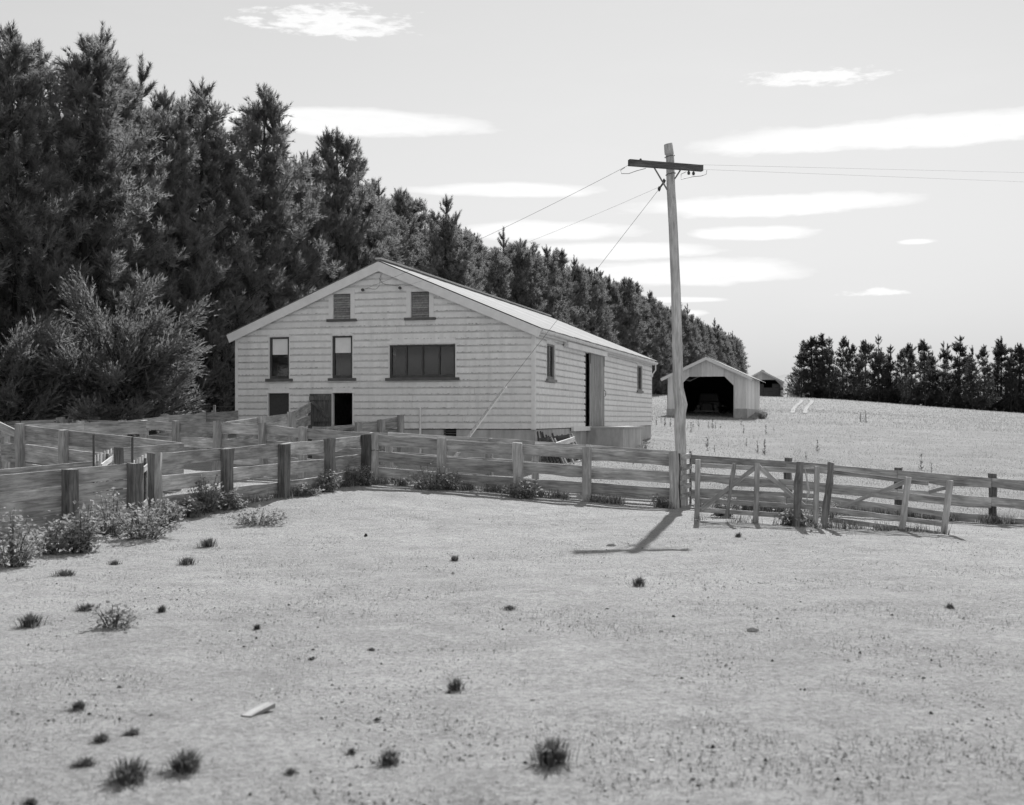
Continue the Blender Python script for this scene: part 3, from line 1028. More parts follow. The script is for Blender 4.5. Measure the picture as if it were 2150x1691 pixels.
# --- the yard fences, near ones first
fence('yard_fence', 'three-rail timber yard fence running from drafting gate to corner post with wire tie', 'fence',
      [(325, 953, 19.7), (467, 942, 21.2), (586, 932, 22.6), (683, 924, 24.0), (761, 915, 25.2), (784, 911, 25.45)],
      [(0, .235), (.36, .225), (.69, .22)], posts={1, 2, 3, 4}, pw=.17, pt=.16, stick=.01)
fence('board_wall', 'close-boarded race wall of wide planks with a heavy post beside the weeds', 'fence',
      [(-330, 1034, 14.9), (-110, 1008, 16.2), (137, 985.5, 18.0), (272, 973, 19.0)],
      [(0, .232), (.245, .128), (.385, .25), (.645, .24)], posts={0, 1, 2, 3}, pw=.19, pt=.16, stick=-.01, solid=True, jit=0)
fr = fence('race_fence', 'three-rail race fence from the tied corner post to the power pole', 'fence',
      [(787, 912, 25.3), (930, 923, 25.0), (1090, 933, 24.7), (1235, 943, 24.4), (1417, 953, 24.0)],
      [(0, .225), (.345, .22), (.665, .22)], pw=.165, pt=.14, stick=.02, post_mat=M_postpale)
# wire tie round its corner post
cp = at(787, 946, 25.3 - .09)
mb = MB(); pts = []
for k in range(13):
    t = 2 * math.pi * k / 12
    pts.append(cp + Vector((math.cos(t) * .1, math.sin(t) * .085, .012 * math.sin(3 * t))))
mb.tube(pts, .006, 5); mb.tube([cp + Vector((.1, -.02, 0)), cp + Vector((.17, -.03, .02)), cp + Vector((.2, -.02, -.01))], .006, 5)
mb.obj('wire_tie', M_metal, fr)
fence('race_back_fence', 'rear three-rail fence of the race, hidden behind the tied corner fence', 'fence',
      [(738, 906, 27.0), (815, 909, 26.8), (1026, 920, 26.3), (1123, 927, 26.05), (1230, 935, 25.8), (1440, 948.5, 25.3)],
      [(0, .2), (.425, .2), (.785, .2)], posts={1, 2, 3, 4}, pw=.15, pt=.12, stick=.0, post_mat=M_postpale, side=1)
fence('paddock_fence', 'long three-rail paddock fence behind the two farm gates', 'fence',
      [(1452, 955, 24.8), (1652, 969, 24.0), (1885, 988, 23.0), (2083, 1003, 22.3), (2290, 1020, 21.5)],
      [(0, .195), (.345, .19), (.68, .19)], posts={1, 2, 3, 4}, pw=.13, pt=.13, stick=.05, side=1, rail_mat=M_rail)
# slatted end of the race
a0, a1 = at(1430, 953, 24.0), at(1451, 949, 24.95)
root = thing('race_hurdle', Vector((a0.x, a0.y, gz(a0.x, a0.y))), 'narrow five-slat hurdle closing the race end beside the power pole', 'hurdle')
for k, dz in enumerate((.02, .225, .42, .60, .78)):
    board('slat', a0 - Vector((0, 0, dz)), a1 - Vector((0, 0, dz)), .105, .035, M_rail, root, .004)
post('upright', a1 + Vector((-.02, -.06, .02)), Vector((a1.x - .02, a1.y - .06, gz(a1.x, a1.y) - .1)), .07, .045, M_post, root, Vector((.3, 1, 0)))
post('upright', a0 + Vector((-.02, .12, .0)), Vector((a0.x - .02, a0.y + .12, gz(a0.x, a0.y) - .1)), .07, .045, M_post, root, Vector((.3, 1, 0)))

# --- pens behind
G_PEN = 'sheep pen fences'
fence('race_inner_wall', 'plank wall forming the far side of the drafting race', 'fence',
      [(-330, 1020, 15.9), (-60, 991, 18.2), (205, 968, 20.7)], [(0, .24), (.245, .24), (.49, .24)], posts=set(), solid=True, jit=0)
fence('pen_fence', 'short wide-board pen fence leading back from the picket drafting gate', 'fence',
      [(240, 942, 21.6), (384, 931, 23.55)], [(0, .30), (.305, .26), (.57, .24)], posts={0}, pw=.08, solid=True, post_mat=M_post)
fence('pen_fence', 'three-rail pen fence with two stout pale posts beyond the drafting race', 'fence',
      [(50, 893, 25.5), (141, 904, 24.8), (275, 917.5, 24.1), (381, 930, 23.6)], [(0, .30), (.385, .34), (.78, .2)], posts={0, 1}, pw=.155, pt=.13, post_mat=M_postpale, solid=True)
fence('pen_fence', 'pen fence of two broad boards meeting the stout pale corner post', 'fence',
      [(56, 892, 25.7), (175, 888, 27.0), (307, 884, 28.3)], [(0, .30), (.42, .30)], posts={1, 2}, pw=.13, side=1, solid=True, post_mat=M_postpale)
fence('pen_fence', 'low dark pen fence crossing to the tied corner post', 'fence',
      [(309, 884.5, 28.2), (376, 887, 27.6), (461, 889, 27.0), (557, 892.5, 26.6), (640, 900, 26.2), (784, 910, 25.55)],
      [(0, .21), (.33, .21), (.64, .21)], posts={1, 2, 3, 4}, pw=.13, post_mat=M_postpale)
fence('pen_fence', 'rearmost board pen fence in front of the wire boundary', 'fence',
      [(-60, 887, 31.0), (134, 880, 30.4), (262, 884.5, 29.7)], [(0, .26), (.36, .24)], posts={1, 2}, pw=.17, post_mat=M_postpale)
fence('pen_fence', 'rising rail fence running up to the left corner of the woolshed', 'fence',
      [(264, 884, 29.6), (352, 873, 31.0), (432, 867, 32.4), (499, 862.5, 33.9)], [(0, .28), (.42, .22), (.75, .2)], posts={1, 2}, pw=.15, side=1, post_mat=M_postpale)
fence('pen_fence', 'forcing pen fence leading to the foot of the sheep ramp', 'fence',
      [(461, 888, 27.1), (542, 877, 29.0), (605, 869, 30.4)], [(0, .25), (.38, .24), (.72, .2)], posts={0, 1, 2}, pw=.16, post_mat=M_postpale, solid=True)
rt_ = thing('ramp_side', Vector((at(609, 900, 30.6).x, 30.6, gz(at(609, 900, 30.6).x, 30.6))), 'sloping two-board ramp side climbing to the open sheep door', 'ramp side')
board('rail', at(611, 867, 30.6), at(652, 845, 33.3), .24, .045, M_rail, rt_)
board('rail', at(611, 889, 30.6), at(652, 872, 33.3), .24, .045, M_rail, rt_)
board('rail', at(611, 911, 30.6), at(652, 899, 33.3), .22, .045, M_rail, rt_)
post('post', at(651, 846, 33.25), Vector((at(651, 846, 33.25).x, 33.25, gz(at(651, 846, 33.25).x, 33.25) - .1)), .1, .1, M_post, rt_)
rp = thing('sheep_ramp', Vector((at(700, 930, 32).x, 32, gz(at(700, 930, 32).x, 32))), 'low battened timber ramp under the open sheep door', 'ramp')
e0, e1 = at(679, 899, 31.0), at(738, 892, 32.6)
board('edge_board', e0, e1, .30, .05, M_rail, rp, .003)
board('deck', e0 + Vector((0, .1, -.02)) + Vector((0, .45, 0)), e1 + Vector((0, .45, -.02)), .05, .9, M_rail, rp, .003)
for k in range(4):
    c = e0.lerp(e1, .2 + .2 * k) + Vector((0, .08, .0))
    board('cleat', c, c + Vector((0.02, .8, 0)), .03, .04, M_pale, rp, .002)
fence('wing_fence', 'wing of short upright boards right of the sheep door with leaning end post', 'fence',
      [(748, 891, 30.6), (796, 883, 31.0), (836, 875, 31.4)], [(0, .27), (.29, .25), (.56, .24)], posts={0, 1, 2}, pw=.13, post_mat=M_postpale, solid=True)
bd = thing('loose_brace', at(0, 905, 26.2) * 1.0, 'diagonal plank propped against the stout pale pen post', 'plank')
board('plank', at(-30, 872, 26.3), at(44, 908, 25.75), .16, .045, M_gate, bd)
fence('pen_fence', 'side pen fence running off behind the diagonal prop', 'fence',
      [(-90, 908, 27.0), (4, 905.5, 26.6), (46, 905, 25.8)], [(0, .12), (.26, .2), (.45, .2)], posts={0, 1}, pw=.1, side=1, post_mat=M_postpale)
# picket drafting gates
for (pa, pb, da, db, ya, yb, by0, by1, lab) in (
        (281, 311, 19.35, 20.1, 967, 950, 986, 970, 'pale picket drafting gate at the end of the close-boarded wall'),
        (199, 233, 20.6, 21.4, 956, 942, 974, 957, 'pale picket drafting gate on the far side of the race')):
    A_, B_ = at(pa, ya, da), at(pb, yb, db)
    g = thing('drafting_gate', Vector((A_.x, A_.y, gz(A_.x, A_.y))), lab, 'gate')
    for k in range(6):
        p = A_.lerp(B_, k / 5)
        post('picket', p, Vector((p.x, p.y, gz(p.x, p.y) + .08)), .045, .02, M_palez, g, B_ - A_, .003, 2)
    ba, bb = at(pa + 14, by0, da - .06), at(pb + 4, by1, db - .06)
    board('batten', ba, bb, .085, .025, M_pale, g, .003)
    board('batten', ba - Vector((0, 0, .55)), bb - Vector((0, 0, .55)), .085, .025, M_rail, g, .003)
    post('stile', A_.lerp(B_, .75) + Vector((.03, -.07, -.06)), Vector((A_.lerp(B_, .75).x + .03, A_.lerp(B_, .75).y - .07, gz(A_.x, A_.y) + .02)), .05, .03, M_dark, g, B_ - A_, .003, 2)
gp = thing('gate_post_pair', Vector((at(318, 1090, 19.75).x, 19.75, gz(at(318, 1090, 19.75).x, 19.75))), 'pair of tall posts set side by side where the drafting gate swings', 'posts')
for px, w, mt, top in ((320, .11, M_post, 951), (333, .075, M_postpale, 950)):
    p = at(px, top, 19.65)
    post('post', p, Vector((p.x, p.y, gz(p.x, p.y) - .2)), w, .13, mt, gp)
for px, top, lab in ((197, 912, 'thin rod standing beside the far picket drafting gate'), (278, 918, 'thin dark rod standing beside the near picket drafting gate')):
    p = at(px, top, 20.3 if px < 250 else 19.25)
    o = post('steel_rod', p, Vector((p.x, p.y, gz(p.x, p.y) - .05)), .03, .03, M_metal, None, None, .002, 2)
    tag(o, lab, 'rod')
# wire boundary fence at the foot of the trees
wf = thing('wire_fence', Vector((at(60, 900, 36).x, 36, gz(at(60, 900, 36).x, 36))), 'post and wire boundary fence at the foot of the trees', 'fence')
wp = [(-60, 868, 35.0), (61, 862.5, 35.6), (166, 860, 36.0), (262, 858.5, 36.4), (351, 855, 36.8), (450, 853, 37.2), (520, 851.5, 37.6)]
for i, q in enumerate(wp):
    p = at(*q)
    w = .15 if i in (1, 4) else .07
    post('post', p + Vector((0, 0, .03)), Vector((p.x, p.y, gz(p.x, p.y) - .2)), w, w, M_postpale, wf, None, .006)
for dz in (0.02, .22, .42, .62):
    MB().tube([at(*q) - Vector((0, .05, dz)) for q in wp], .005, 4).obj('wire', M_wire, wf)

# --- the two farm gates and rough stakes
def gd(px): return 20.7 - (px - 1465) * (1.7 / 525)
def ga(px, py, dd=0.0): return at(px, py, gd(px) + dd)
g = thing('farm_gate', Vector((ga(1465, 1090).x, gd(1465), gz(ga(1465, 1090).x, gd(1465)))), 'five-bar timber gate with two braces meeting at its middle upright', 'gate')
for (y0, y1) in ((972, 986), (998, 1012), (1025, 1037), (1046, 1061), (1066, 1083)):
    board('bar', ga(1466, y0), ga(1716, y1), .075, .028, M_gate, g, .004)
for (x0, y0, x1, y1) in ((1465.5, 965, 1463, 1090), (1590, 972, 1587, 1099), (1716, 979, 1712, 1100)):
    post('upright', ga(x0, y0, -.055), ga(x1, y1, -.055), .075 if x0 > 1470 else .08, .06, M_gatez, g, None, .003)
board('brace', ga(1470, 1066, -.04), ga(1586, 976, -.04), .075, .025, M_gate, g, .003)
board('brace', ga(1594, 975, -.04), ga(1690, 1058, -.04), .075, .025, M_gate, g, .003)
g = thing('farm_gate', Vector((ga(1985, 1122).x, gd(1985), gz(ga(1985, 1122).x, gd(1985)))), 'sagging broken-barred timber gate between rough stake and leaning upright', 'gate')
board('bar', ga(1747, 987), ga(1950, 1012), .06, .028, M_gate, g, .006)
board('bar', ga(1949, 1030), ga(1992, 1019), .06, .028, M_gate, g, .004)
for (x0, y0, x1, y1) in ((1742, 1016, 1992, 1046), (1736, 1041, 1985, 1075), (1737, 1064, 1982, 1096), (1750, 1087, 1979, 1117)):
    board('bar', ga(x0, y0), ga(x1, y1), .075, .028, M_gate, g, .004)
for (x0, y0, x1, y1) in ((1907, 1002, 1894, 1110), (1995, 1009, 1981, 1125)):
    post('upright', ga(x0, y0, -.055), ga(x1, y1, -.055), .085, .06, M_gatez, g, None, .003)
board('brace', ga(1766, 1061, -.04), ga(1832, 1034, -.04), .06, .022, M_gate, g, .003)
board('brace', ga(1846, 1030, -.04), ga(1904, 1005, -.04), .07, .022, M_gate, g, .003)
for (x0, y0, x1, y1, w, lab) in ((1542, 973, 1526, 1088, .06, 'crooked thin stake tied to the five-bar gate'),
                                 (1679, 971, 1671, 1106, .105, 'rough split post at the hinge end of the five-bar gate'),
                                 (1746, 971, 1731, 1100, .095, 'leaning split stake tied to the broken-barred gate')):
    o = post('gate_stake', ga(x0, y0, -.16), ga(x1, y1, -.16), w, w * .9, M_stake, None, None, .014, 6)
    tag(o, lab, 'stake')
p0 = ga(1690, 984, -.1)
mb = MB()
for k in range(3):
    x = p0.x + .02 * k
    mb.tube([p0 + Vector((.0, 0, 0)), Vector((x + .03, p0.y - .02, p0.z - .25 - .06 * k)), Vector((x + .06 - .05 * k, p0.y, p0.z - .42 - .08 * k))], .008, 5)
mb.tube([p0, p0 + Vector((.12, 0, .02)), p0 + Vector((.2, 0, -.02))], .008, 5)
tag(mb.obj('tie_rope', M_palez), 'frayed rope ends hanging between split post and gate', 'rope')

# ------------------------------------------------------------------ woolshed
SU = Vector((-.9638, .2667, 0)); SV = Vector((.2667, .9638, 0)); UP = Vector((0, 0, 1))
SR = Vector(((1121 - CX) / FPX * 32.0, 32.0, 0))
SW, SLN = 8.42, 18.8
Z0 = 1.394; PITCH = .1815
ZE = 3.97; ZA = 5.74                                        # wall top at the eaves, apex
def S(s, v, z): return SR + SU * s + SV * v + UP * z
def fs(px):
    k = (px - CX) / FPX
    return (SR.x - SR.y * k) / (.9638 + .2667 * k)
def fz(px, py):
    s = fs(px); return EYE + (HY - py) / FPX * (SR.y + .2667 * s)
def ts(px):
    k = (px - CX) / FPX
    return (SR.y * k - SR.x) / (.2667 - .9638 * k)
def tz(px, py):
    return EYE + (HY - py) / FPX * (SR.y + .9638 * ts(px))
def zx(x, y): return 470 + x / 3.209, 530 + y / 3.209        # zoom picture to photo pixels

shed = thing('woolshed', S(0, 0, .5), 'white weatherboard woolshed with gable front and iron roof', 'shed')

def frect(x0, y0, x1, y1):
    (pa, qa), (pb, qb) = zx(x0, y0), zx(x1, y1)
    s1, s0 = fs(pa), fs(pb)
    pm = (pa + pb) / 2
    return s0, s1, fz(pm, qb), fz(pm, qa)
F_open = {'w1': frect(312, 573, 444, 852), 'w2': frect(734, 564, 870, 848), 'w3': frect(1120, 623, 1563, 845),
          'v1': frect(740, 281, 857, 450), 'v2': frect(1263, 266, 1387, 440),
          'hatch': frect(304, 950, 443, 1106), 'door': frect(737, 948, 870, 1172), 'vent': frect(1480, 1192, 1568, 1240)}
S_open = {'w4': (1.22, 2.15, 2.72, 3.66), 'w5': (15.35, 16.5, 2.72, 3.66), 'slide': (6.12, 8.75, 1.3, 3.66)}

def weatherboards(span, zlo, zhi, opens, place, joints):
    z = zlo; row = 0
    while z < zhi - .02:
        zt = min(z + PITCH, zhi)
        lo, hi = span(z); lo2, hi2 = span(zt)
        if hi - lo < .15: break
        cuts = {lo, hi}
        for (a, b, c, d) in opens:
            if d > z + .005 and c < zt - .005:
                for q in (a, b):
                    if lo < q < hi: cuts.add(q)
        cuts = sorted(cuts)
        pieces = []
        for a, b in zip(cuts[:-1], cuts[1:]):
            if b - a < .01: continue
            mid = (a + b) / 2
            rng = [(z, zt)]
            for (oa, ob, oc, od) in opens:
                if oa < mid < ob and od > z + .005 and oc < zt - .005:
                    nr = []
                    for (u, w) in rng:
                        if oc > u + .012: nr.append((u, min(w, oc)))
                        if od < w - .012: nr.append((max(u, od), w))
                    rng = nr
            for (u, w) in rng: pieces.append([a, b, u, w])
        # long boards are butt-jointed
        out = []
        for (a, b, u, w) in pieces:
            if b - a > 4.6 and joints:
                j = a + (b - a) * RB.uniform(.3, .7)
                out += [(a, j - .0025, u, w), (j + .0025, b, u, w)]
            else: out.append((a, b, u, w))
        for (a, b, u, w) in out:
            fu, fw = (u - z) / PITCH, (w - z) / PITCH
            ylo = .034 - .020 * fu; yhi = .034 - .020 * fw
            blo = .016 * (1 - fu); bhi = .016 * (1 - fw)
            e0 = max(a, lo2) if abs(a - lo) < 1e-6 else a
            e1 = min(b, hi2) if abs(b - hi) < 1e-6 else b
            if e1 - e0 < .02: e0 = e1 - .02
            lap = .013 if fu < .01 else 0
            dy = RB.uniform(-.0015, .0025)
            place(a, b, e0, e1, u, w, lap, ylo + dy, yhi + dy, blo, bhi)
        z += PITCH; row += 1

def board_mesh(x0, x1, x2, x3, h, lap, ylo, yhi, blo, bhi):
    n = 4
    v = []; f = []
    sd_ = RB.uniform(0, 99)
    full = h > PITCH - .01
    for i in range(n + 1):
        u = i / n
        xb = x0 + (x1 - x0) * u; xt = x2 + (x3 - x2) * u
        sag = .004 * noise.noise((u * 3 + sd_, 0, 0)) if 0 < i < n else 0
        xm = lambda q: xb + (xt - xb) * q / h
        if full:      # rusticated board: coved along its top edge
            v += [(xb, .004, sag), (xb, .038, sag), (xm(h - .048), .036, h - .048), (xm(h - .030), .004, h - .030), (xt, .000, h + .006), (xt, -.006, h + .006)]
        else:
            v += [(xb, .0, sag), (xb, .036, sag), (xm(h * .4), .036, h * .4), (xm(h * .7), .036, h * .7), (xt, .036, h), (xt, .0, h)]
    for i in range(n):
        for k in range(6):
            k2 = (k + 1) % 6
            f.append((i * 6 + k, (i + 1) * 6 + k, (i + 1) * 6 + k2, i * 6 + k2))
    f.append((0, 1, 2, 3, 4, 5)); f.append(tuple(n * 6 + k for k in (5, 4, 3, 2, 1, 0)))
    me = pydata('weatherboard', v, f, M_paint)
    return me

def place_front(a, b, e0, e1, u, w, lap, ylo, yhi, blo, bhi):
    me = board_mesh(0, b - a, e0 - a, e1 - a, w - u, lap, ylo, yhi, blo, bhi)
    mesh_obj('weatherboard', me, frame(S(a, 0, u), SU), shed)
def place_side(a, b, e0, e1, u, w, lap, ylo, yhi, blo, bhi):
    me = board_mesh(0, b - a, 0, b - a, w - u, lap, ylo, yhi, blo, bhi)
    mesh_obj('weatherboard', me, frame(S(0, b, u), -SV), shed)

def gspan(z):
    if z <= ZE: return (.06, SW - .06)
    k = (z - ZE) / (ZA - ZE)
    return (.06 + k * SW / 2, SW - .06 - k * SW / 2)
fo = [F_open[k] for k in ('w1', 'w2', 'w3', 'v1', 'v2', 'hatch', 'door')]
weatherboards(gspan, Z0, ZA, fo, place_front, True)
weatherboards(lambda z: (.06, SLN - .06), Z0, ZE - .02, list(S_open.values()), place_side, True)

def fr_box(name, s0, s1, z0, z1, d0, d1, mat, parent):
    """box on the front wall plane; d is distance outwards"""
    m = frame(S(s0, 0, z0), SU)
    return MB().box(0, s1 - s0, d0, d1, 0, z1 - z0).obj(name, mat, parent, m, local=True)
def sd_box(name, t0, t1, z0, z1, d0, d1, mat, parent):
    m = frame(S(0, t1, z0), -SV)
    return MB().box(0, t1 - t0, d0, d1, 0, z1 - z0).obj(name, mat, parent, m, local=True)

# plinth, corner boards, black vent back, far walls, floor
VV = F_open['vent']
def plinth(s0, s1, top=Z0 - .02):
    fr_box('plinth', s0, s1, .15, top, -.25, .012, M_conc, shed)
plinth(.0, VV[0]); plinth(VV[1], SW)
fr_box('plinth', VV[0], VV[1], .15, VV[2], -.25, .012, M_conc, shed)
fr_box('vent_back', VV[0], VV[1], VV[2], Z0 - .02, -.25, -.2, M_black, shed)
for k in range(2):
    zz = VV[2] + (VV[3] - VV[2]) * (.3 + .35 * k)
    fr_box('vent_slat', VV[0], VV[1], zz, zz + .03, -.1, -.07, M_sill, shed)
sd_box('plinth', .01, SLN, .15, Z0 - .02, -.24, .012, M_conc, shed)
fr_box('corner_board', -.035, .058, Z0 - .02, ZE, .0, .042, M_trim, shed)
fr_box('corner_board', SW - .058, SW + .03, Z0 - .02, ZE, .0, .042, M_trim, shed)
sd_box('corner_board', .0, .058, Z0 - .02, ZE, .0, .042, M_trim, shed)
sd_box('corner_board', SLN - .058, SLN + .03, Z0 - .02, ZE, .0, .042, M_trim, shed)
m = frame(S(SW, 0, 0), SV)          # local y = outwards (-x side of shed)
MB().box(0, SLN, -.1, .0, .3, ZE).obj('rear_wall', M_paint, shed, frame(S(SW, 0, 0), SV), local=True)
MB().prism([(0, .3), (SW, .3), (SW, ZE), (SW / 2, ZA), (0, ZE)], -.1, 0).obj('rear_wall', M_paint, shed, frame(S(0, SLN, 0), SU), local=True)
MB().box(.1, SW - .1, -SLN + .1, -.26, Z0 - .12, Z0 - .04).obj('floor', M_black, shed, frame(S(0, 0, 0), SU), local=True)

# roof: corrugated sheets
OVH, OVG = .22, .16                      # eave and gable overhang
rise = ZA - ZE
slope_len = math.hypot(SW / 2, rise)
sl = math.atan2(rise, SW / 2)
roof = MB().box(-.09, .09, -SLN - .05, .16, -.01, .035).obj('roof', M_roof, shed, frame(S(SW / 2, 0, ZA + .14), SU), local=True)   # ridge capping
ncor, per = 9, .0865
def sheet_mesh(L, wid, corr=9, seg=4, amp=.011):
    n = corr * seg
    v = []; f = []
    for i in range(n + 1):
        x = wid * i / n
        z = amp * math.sin(2 * math.pi * i / seg + .4)
        v += [(x, 0, z), (x, L, z)]
    for i in range(n):
        f.append((2 * i, 2 * i + 2, 2 * i + 3, 2 * i + 1))
    return pydata('roof_sheet', v, f, M_roof)
nsh = 25
wid = (SLN + 2 * OVG) / nsh
Ls = slope_len + OVH / math.cos(sl) + .02
me_sheet = sheet_mesh(Ls, wid + .03)
for side in (0, 1):
    for i in range(nsh):
        v0 = -OVG + i * wid
        # sheet origin at the ridge, running down
        o_ = S(SW / 2, v0, ZA + .10 + .004 * (i % 2))
        hd = -SU if side == 0 else SU
        down = hd * math.cos(sl) - UP * math.sin(sl)
        nrm = hd * math.sin(sl) + UP * math.cos(sl)
        m = Matrix.Identity(4)
        for k in range(3):
            m[k][0], m[k][1], m[k][2], m[k][3] = SV[k], down[k], nrm[k], o_[k]
        mesh_obj('roof_sheet', me_sheet, m, roof)
# barge boards
for side in (0, 1):
    hd = -SU if side == 0 else SU
    down = hd * math.cos(sl) - UP * math.sin(sl)
    top = S(SW / 2, -OVG + .01, ZA + .075)
    end = top + down * (slope_len + OVH / math.cos(sl) + .02)
    m = frame(top, down, SV.cross(down) if True else UP)
    L = (end - top).length
    nr = hd * math.sin(sl) + UP * math.cos(sl)
    mt = Matrix.Identity(4)
    for k in range(3):
        mt[k][0], mt[k][1], mt[k][2], mt[k][3] = down[k], SV[k], nr[k], top[k]
    hh = .235
    tsl = math.tan(sl)
    MB().prism([(0, 0), (L, 0), (L + hh * tsl * .0, -hh), (-hh * tsl * -1, -hh)] if False else [(0, 0), (L, 0), (L, -hh * .95), (hh * tsl, -hh)], 0, .035).obj('barge_board', M_trim, shed, mt, local=True)
    # soffit lining under the gable overhang
    MB().box(.1, L - .02, .035, OVG - .02, -.05, -.035).obj('soffit', M_trim, shed, mt, local=True)
# fascia, gutter with brackets, downpipe
sd_box('fascia', -OVG + .06, SLN + OVG, ZE - .16, ZE + .02, .10, .125, M_trim, shed)
zg = ZE - .035
gp_ = []
prof = [(math.cos(math.pi + math.pi * k / 6) * .07, math.sin(math.pi + math.pi * k / 6) * .075) for k in range(7)]
mbg = MB(); NG = 22
for i in range(NG + 1):
    t = -OVG + .04 + (SLN + OVG * 2) * i / NG
    zz = zg - .10 * i / NG * .25 + .006 * noise.noise((i * .9, 0, 4))
    for (a, b) in prof:
        mbg.v.append(S(0, t, 0) - SU * (.205 + a) + UP * (zz + b))
for i in range(NG):
    for k in range(6):
        mbg.f.append([i * 7 + k, i * 7 + k + 1, (i + 1) * 7 + k + 1, (i + 1) * 7 + k])
gut = mbg.obj('gutter', M_trim, shed)
for i in range(21):
    t = .3 + i * .9
    mbb = MB(); c = S(0, t, zg) - SU * .205
    pts = [c - SU * (math.cos(math.pi + math.pi * k / 5) * .078) + UP * (math.sin(math.pi + math.pi * k / 5) * .083 - .02 * i / 21) for k in range(6)]
    mbb.tube(pts, .008, 4).obj('bracket', M_trim, gut)
c = S(0, SLN - .05, ZE - .12) - SU * .2
MB().tube([c, c - UP * .25, c - UP * .4 + SU * .12, c - UP * .42 + SU * .13 - UP * .1], .026, 8).obj('downpipe', M_trim, shed)

# windows
def window(plane, s0, s1, z0, z1, mull=(), blind=0, sash=M_sash, name='window', trim=.028, sill_w=.11, sillmat=M_sill, head=True):
    bx = fr_box if plane == 'f' else sd_box
    if plane == 'f': m = frame(S(s0, 0, z0), SU)
    else: m = frame(S(0, s1, z0), -SV)
    W_, H_ = s1 - s0, z1 - z0
    fwid = .055
    mb = MB()
    mb.box(0, fwid, -.06, .012, 0, H_); mb.box(W_ - fwid, W_, -.06, .012, 0, H_)
    mb.box(fwid, W_ - fwid, -.06, .010, 0, fwid * 1.3); mb.box(fwid, W_ - fwid, -.06, .010, H_ - fwid * .8, H_)
    for q in mull: mb.box(W_ * q - .022, W_ * q + .022, -.05, .006, fwid * 1.3, H_ - fwid * .8)
    w = mb.obj(name, sash, shed, m, local=True)
    edges = [fwid] + [W_ * q for q in mull] + [W_ - fwid]
    for a, b in zip(edges[:-1], edges[1:]):
        MB().box(a - .005, b + .005, -.034, -.030, fwid, H_ - fwid * .5).obj('pane', M_glass, w, m, local=True)
    if blind:
        MB().box(fwid + .01, W_ - fwid - .01, -.026, -.020, H_ * (1 - blind), H_ - .03).obj('blind', M_blind, w, m, local=True)
    MB().box(-sill_w, W_ + sill_w, -.03, .085, -.075, -.002).obj('sill', sillmat, w, m, local=True)
    mt = MB()
    mt.box(-trim, -.001, -.02, .048, 0, H_ + (.02 if head else 0)); mt.box(W_ + .001, W_ + trim, -.02, .048, 0, H_ + (.02 if head else 0))
    mt.box(-trim - .03, W_ + trim + .03, -.02, .055, H_ + .021, H_ + .045)
    mt.obj('trim', M_trim, w, m, local=True)
    MB().box(-.02, W_ + .02, -.50, -.49, -.05, H_ + .05).obj('interior_shade_sheet', M_black, w, m, local=True)  # black sheet added behind the glass as the room's shade
    return w
window('f', *F_open['w1'], blind=.42)
window('f', *F_open['w2'], blind=.40)
window('f', *F_open['w3'], mull=(.25, .5, .75))
window('s', *S_open['w4'], mull=(.55,), sash=M_sashg, sillmat=M_sashg, sill_w=.08)
window('s', *S_open['w5'], mull=(.55,), sash=M_sashg, sillmat=M_sashg, sill_w=.08)
# louvred attic vents
for k in ('v1', 'v2'):
    s0, s1, z0, z1 = F_open[k]
    m = frame(S(s0, 0, z0), SU); W_, H_ = s1 - s0, z1 - z0
    tr = .125
    mb = MB()
    mb.box(-tr, -.001, -.03, .05, 0, H_); mb.box(W_ + .001, W_ + tr, -.03, .05, 0, H_); mb.box(-tr, W_ + tr, -.03, .052, H_ + .001, H_ + tr * .85)
    v = mb.obj('louvre_vent', M_trim, shed, m, local=True)
    n = 11
    for i in range(n):
        z = H_ * i / n
        mbl = MB()
        mbl.v = [Vector(q) for q in ((0, .0, z), (W_, .0, z), (W_, -.055, z + H_ / n * 1.15), (0, -.055, z + H_ / n * 1.15), (0, -.012, z - .005), (W_, -.012, z - .005), (W_, -.067, z + H_ / n * 1.1), (0, -.067, z + H_ / n * 1.1))]
        mbl.f = [[0, 1, 2, 3], [4, 7, 6, 5], [0, 4, 5, 1], [3, 2, 6, 7], [0, 3, 7, 4], [1, 5, 6, 2]]
        mbl.obj('louvre', M_door, v, m, local=True)
    MB().box(-.02, W_ + .02, -.13, -.12, -.02, H_ + .02).obj('backing', M_black, v, m, local=True)
    MB().box(-tr - .05, W_ + tr + .05, -.02, .085, -.07, -.002).obj('sill', M_sill, v, m, local=True)
# sacking-covered hatch
s0, s1, z0, z1 = F_open['hatch']
hb = fr_box('hatch', s0, s1, z0, z1, -.06, -.03, M_sack, shed)
m = frame(S(s0, 0, z0), SU)
MB().box(-.03, -.001, -.06, .045, 0, z1 - z0).box(s1 - s0 + .001, s1 - s0 + .03, -.06, .045, 0, z1 - z0).box(-.04, s1 - s0 + .04, -.06, .05, z1 - z0 + .001, z1 - z0 + .03).obj('trim', M_trim, hb, m, local=True)
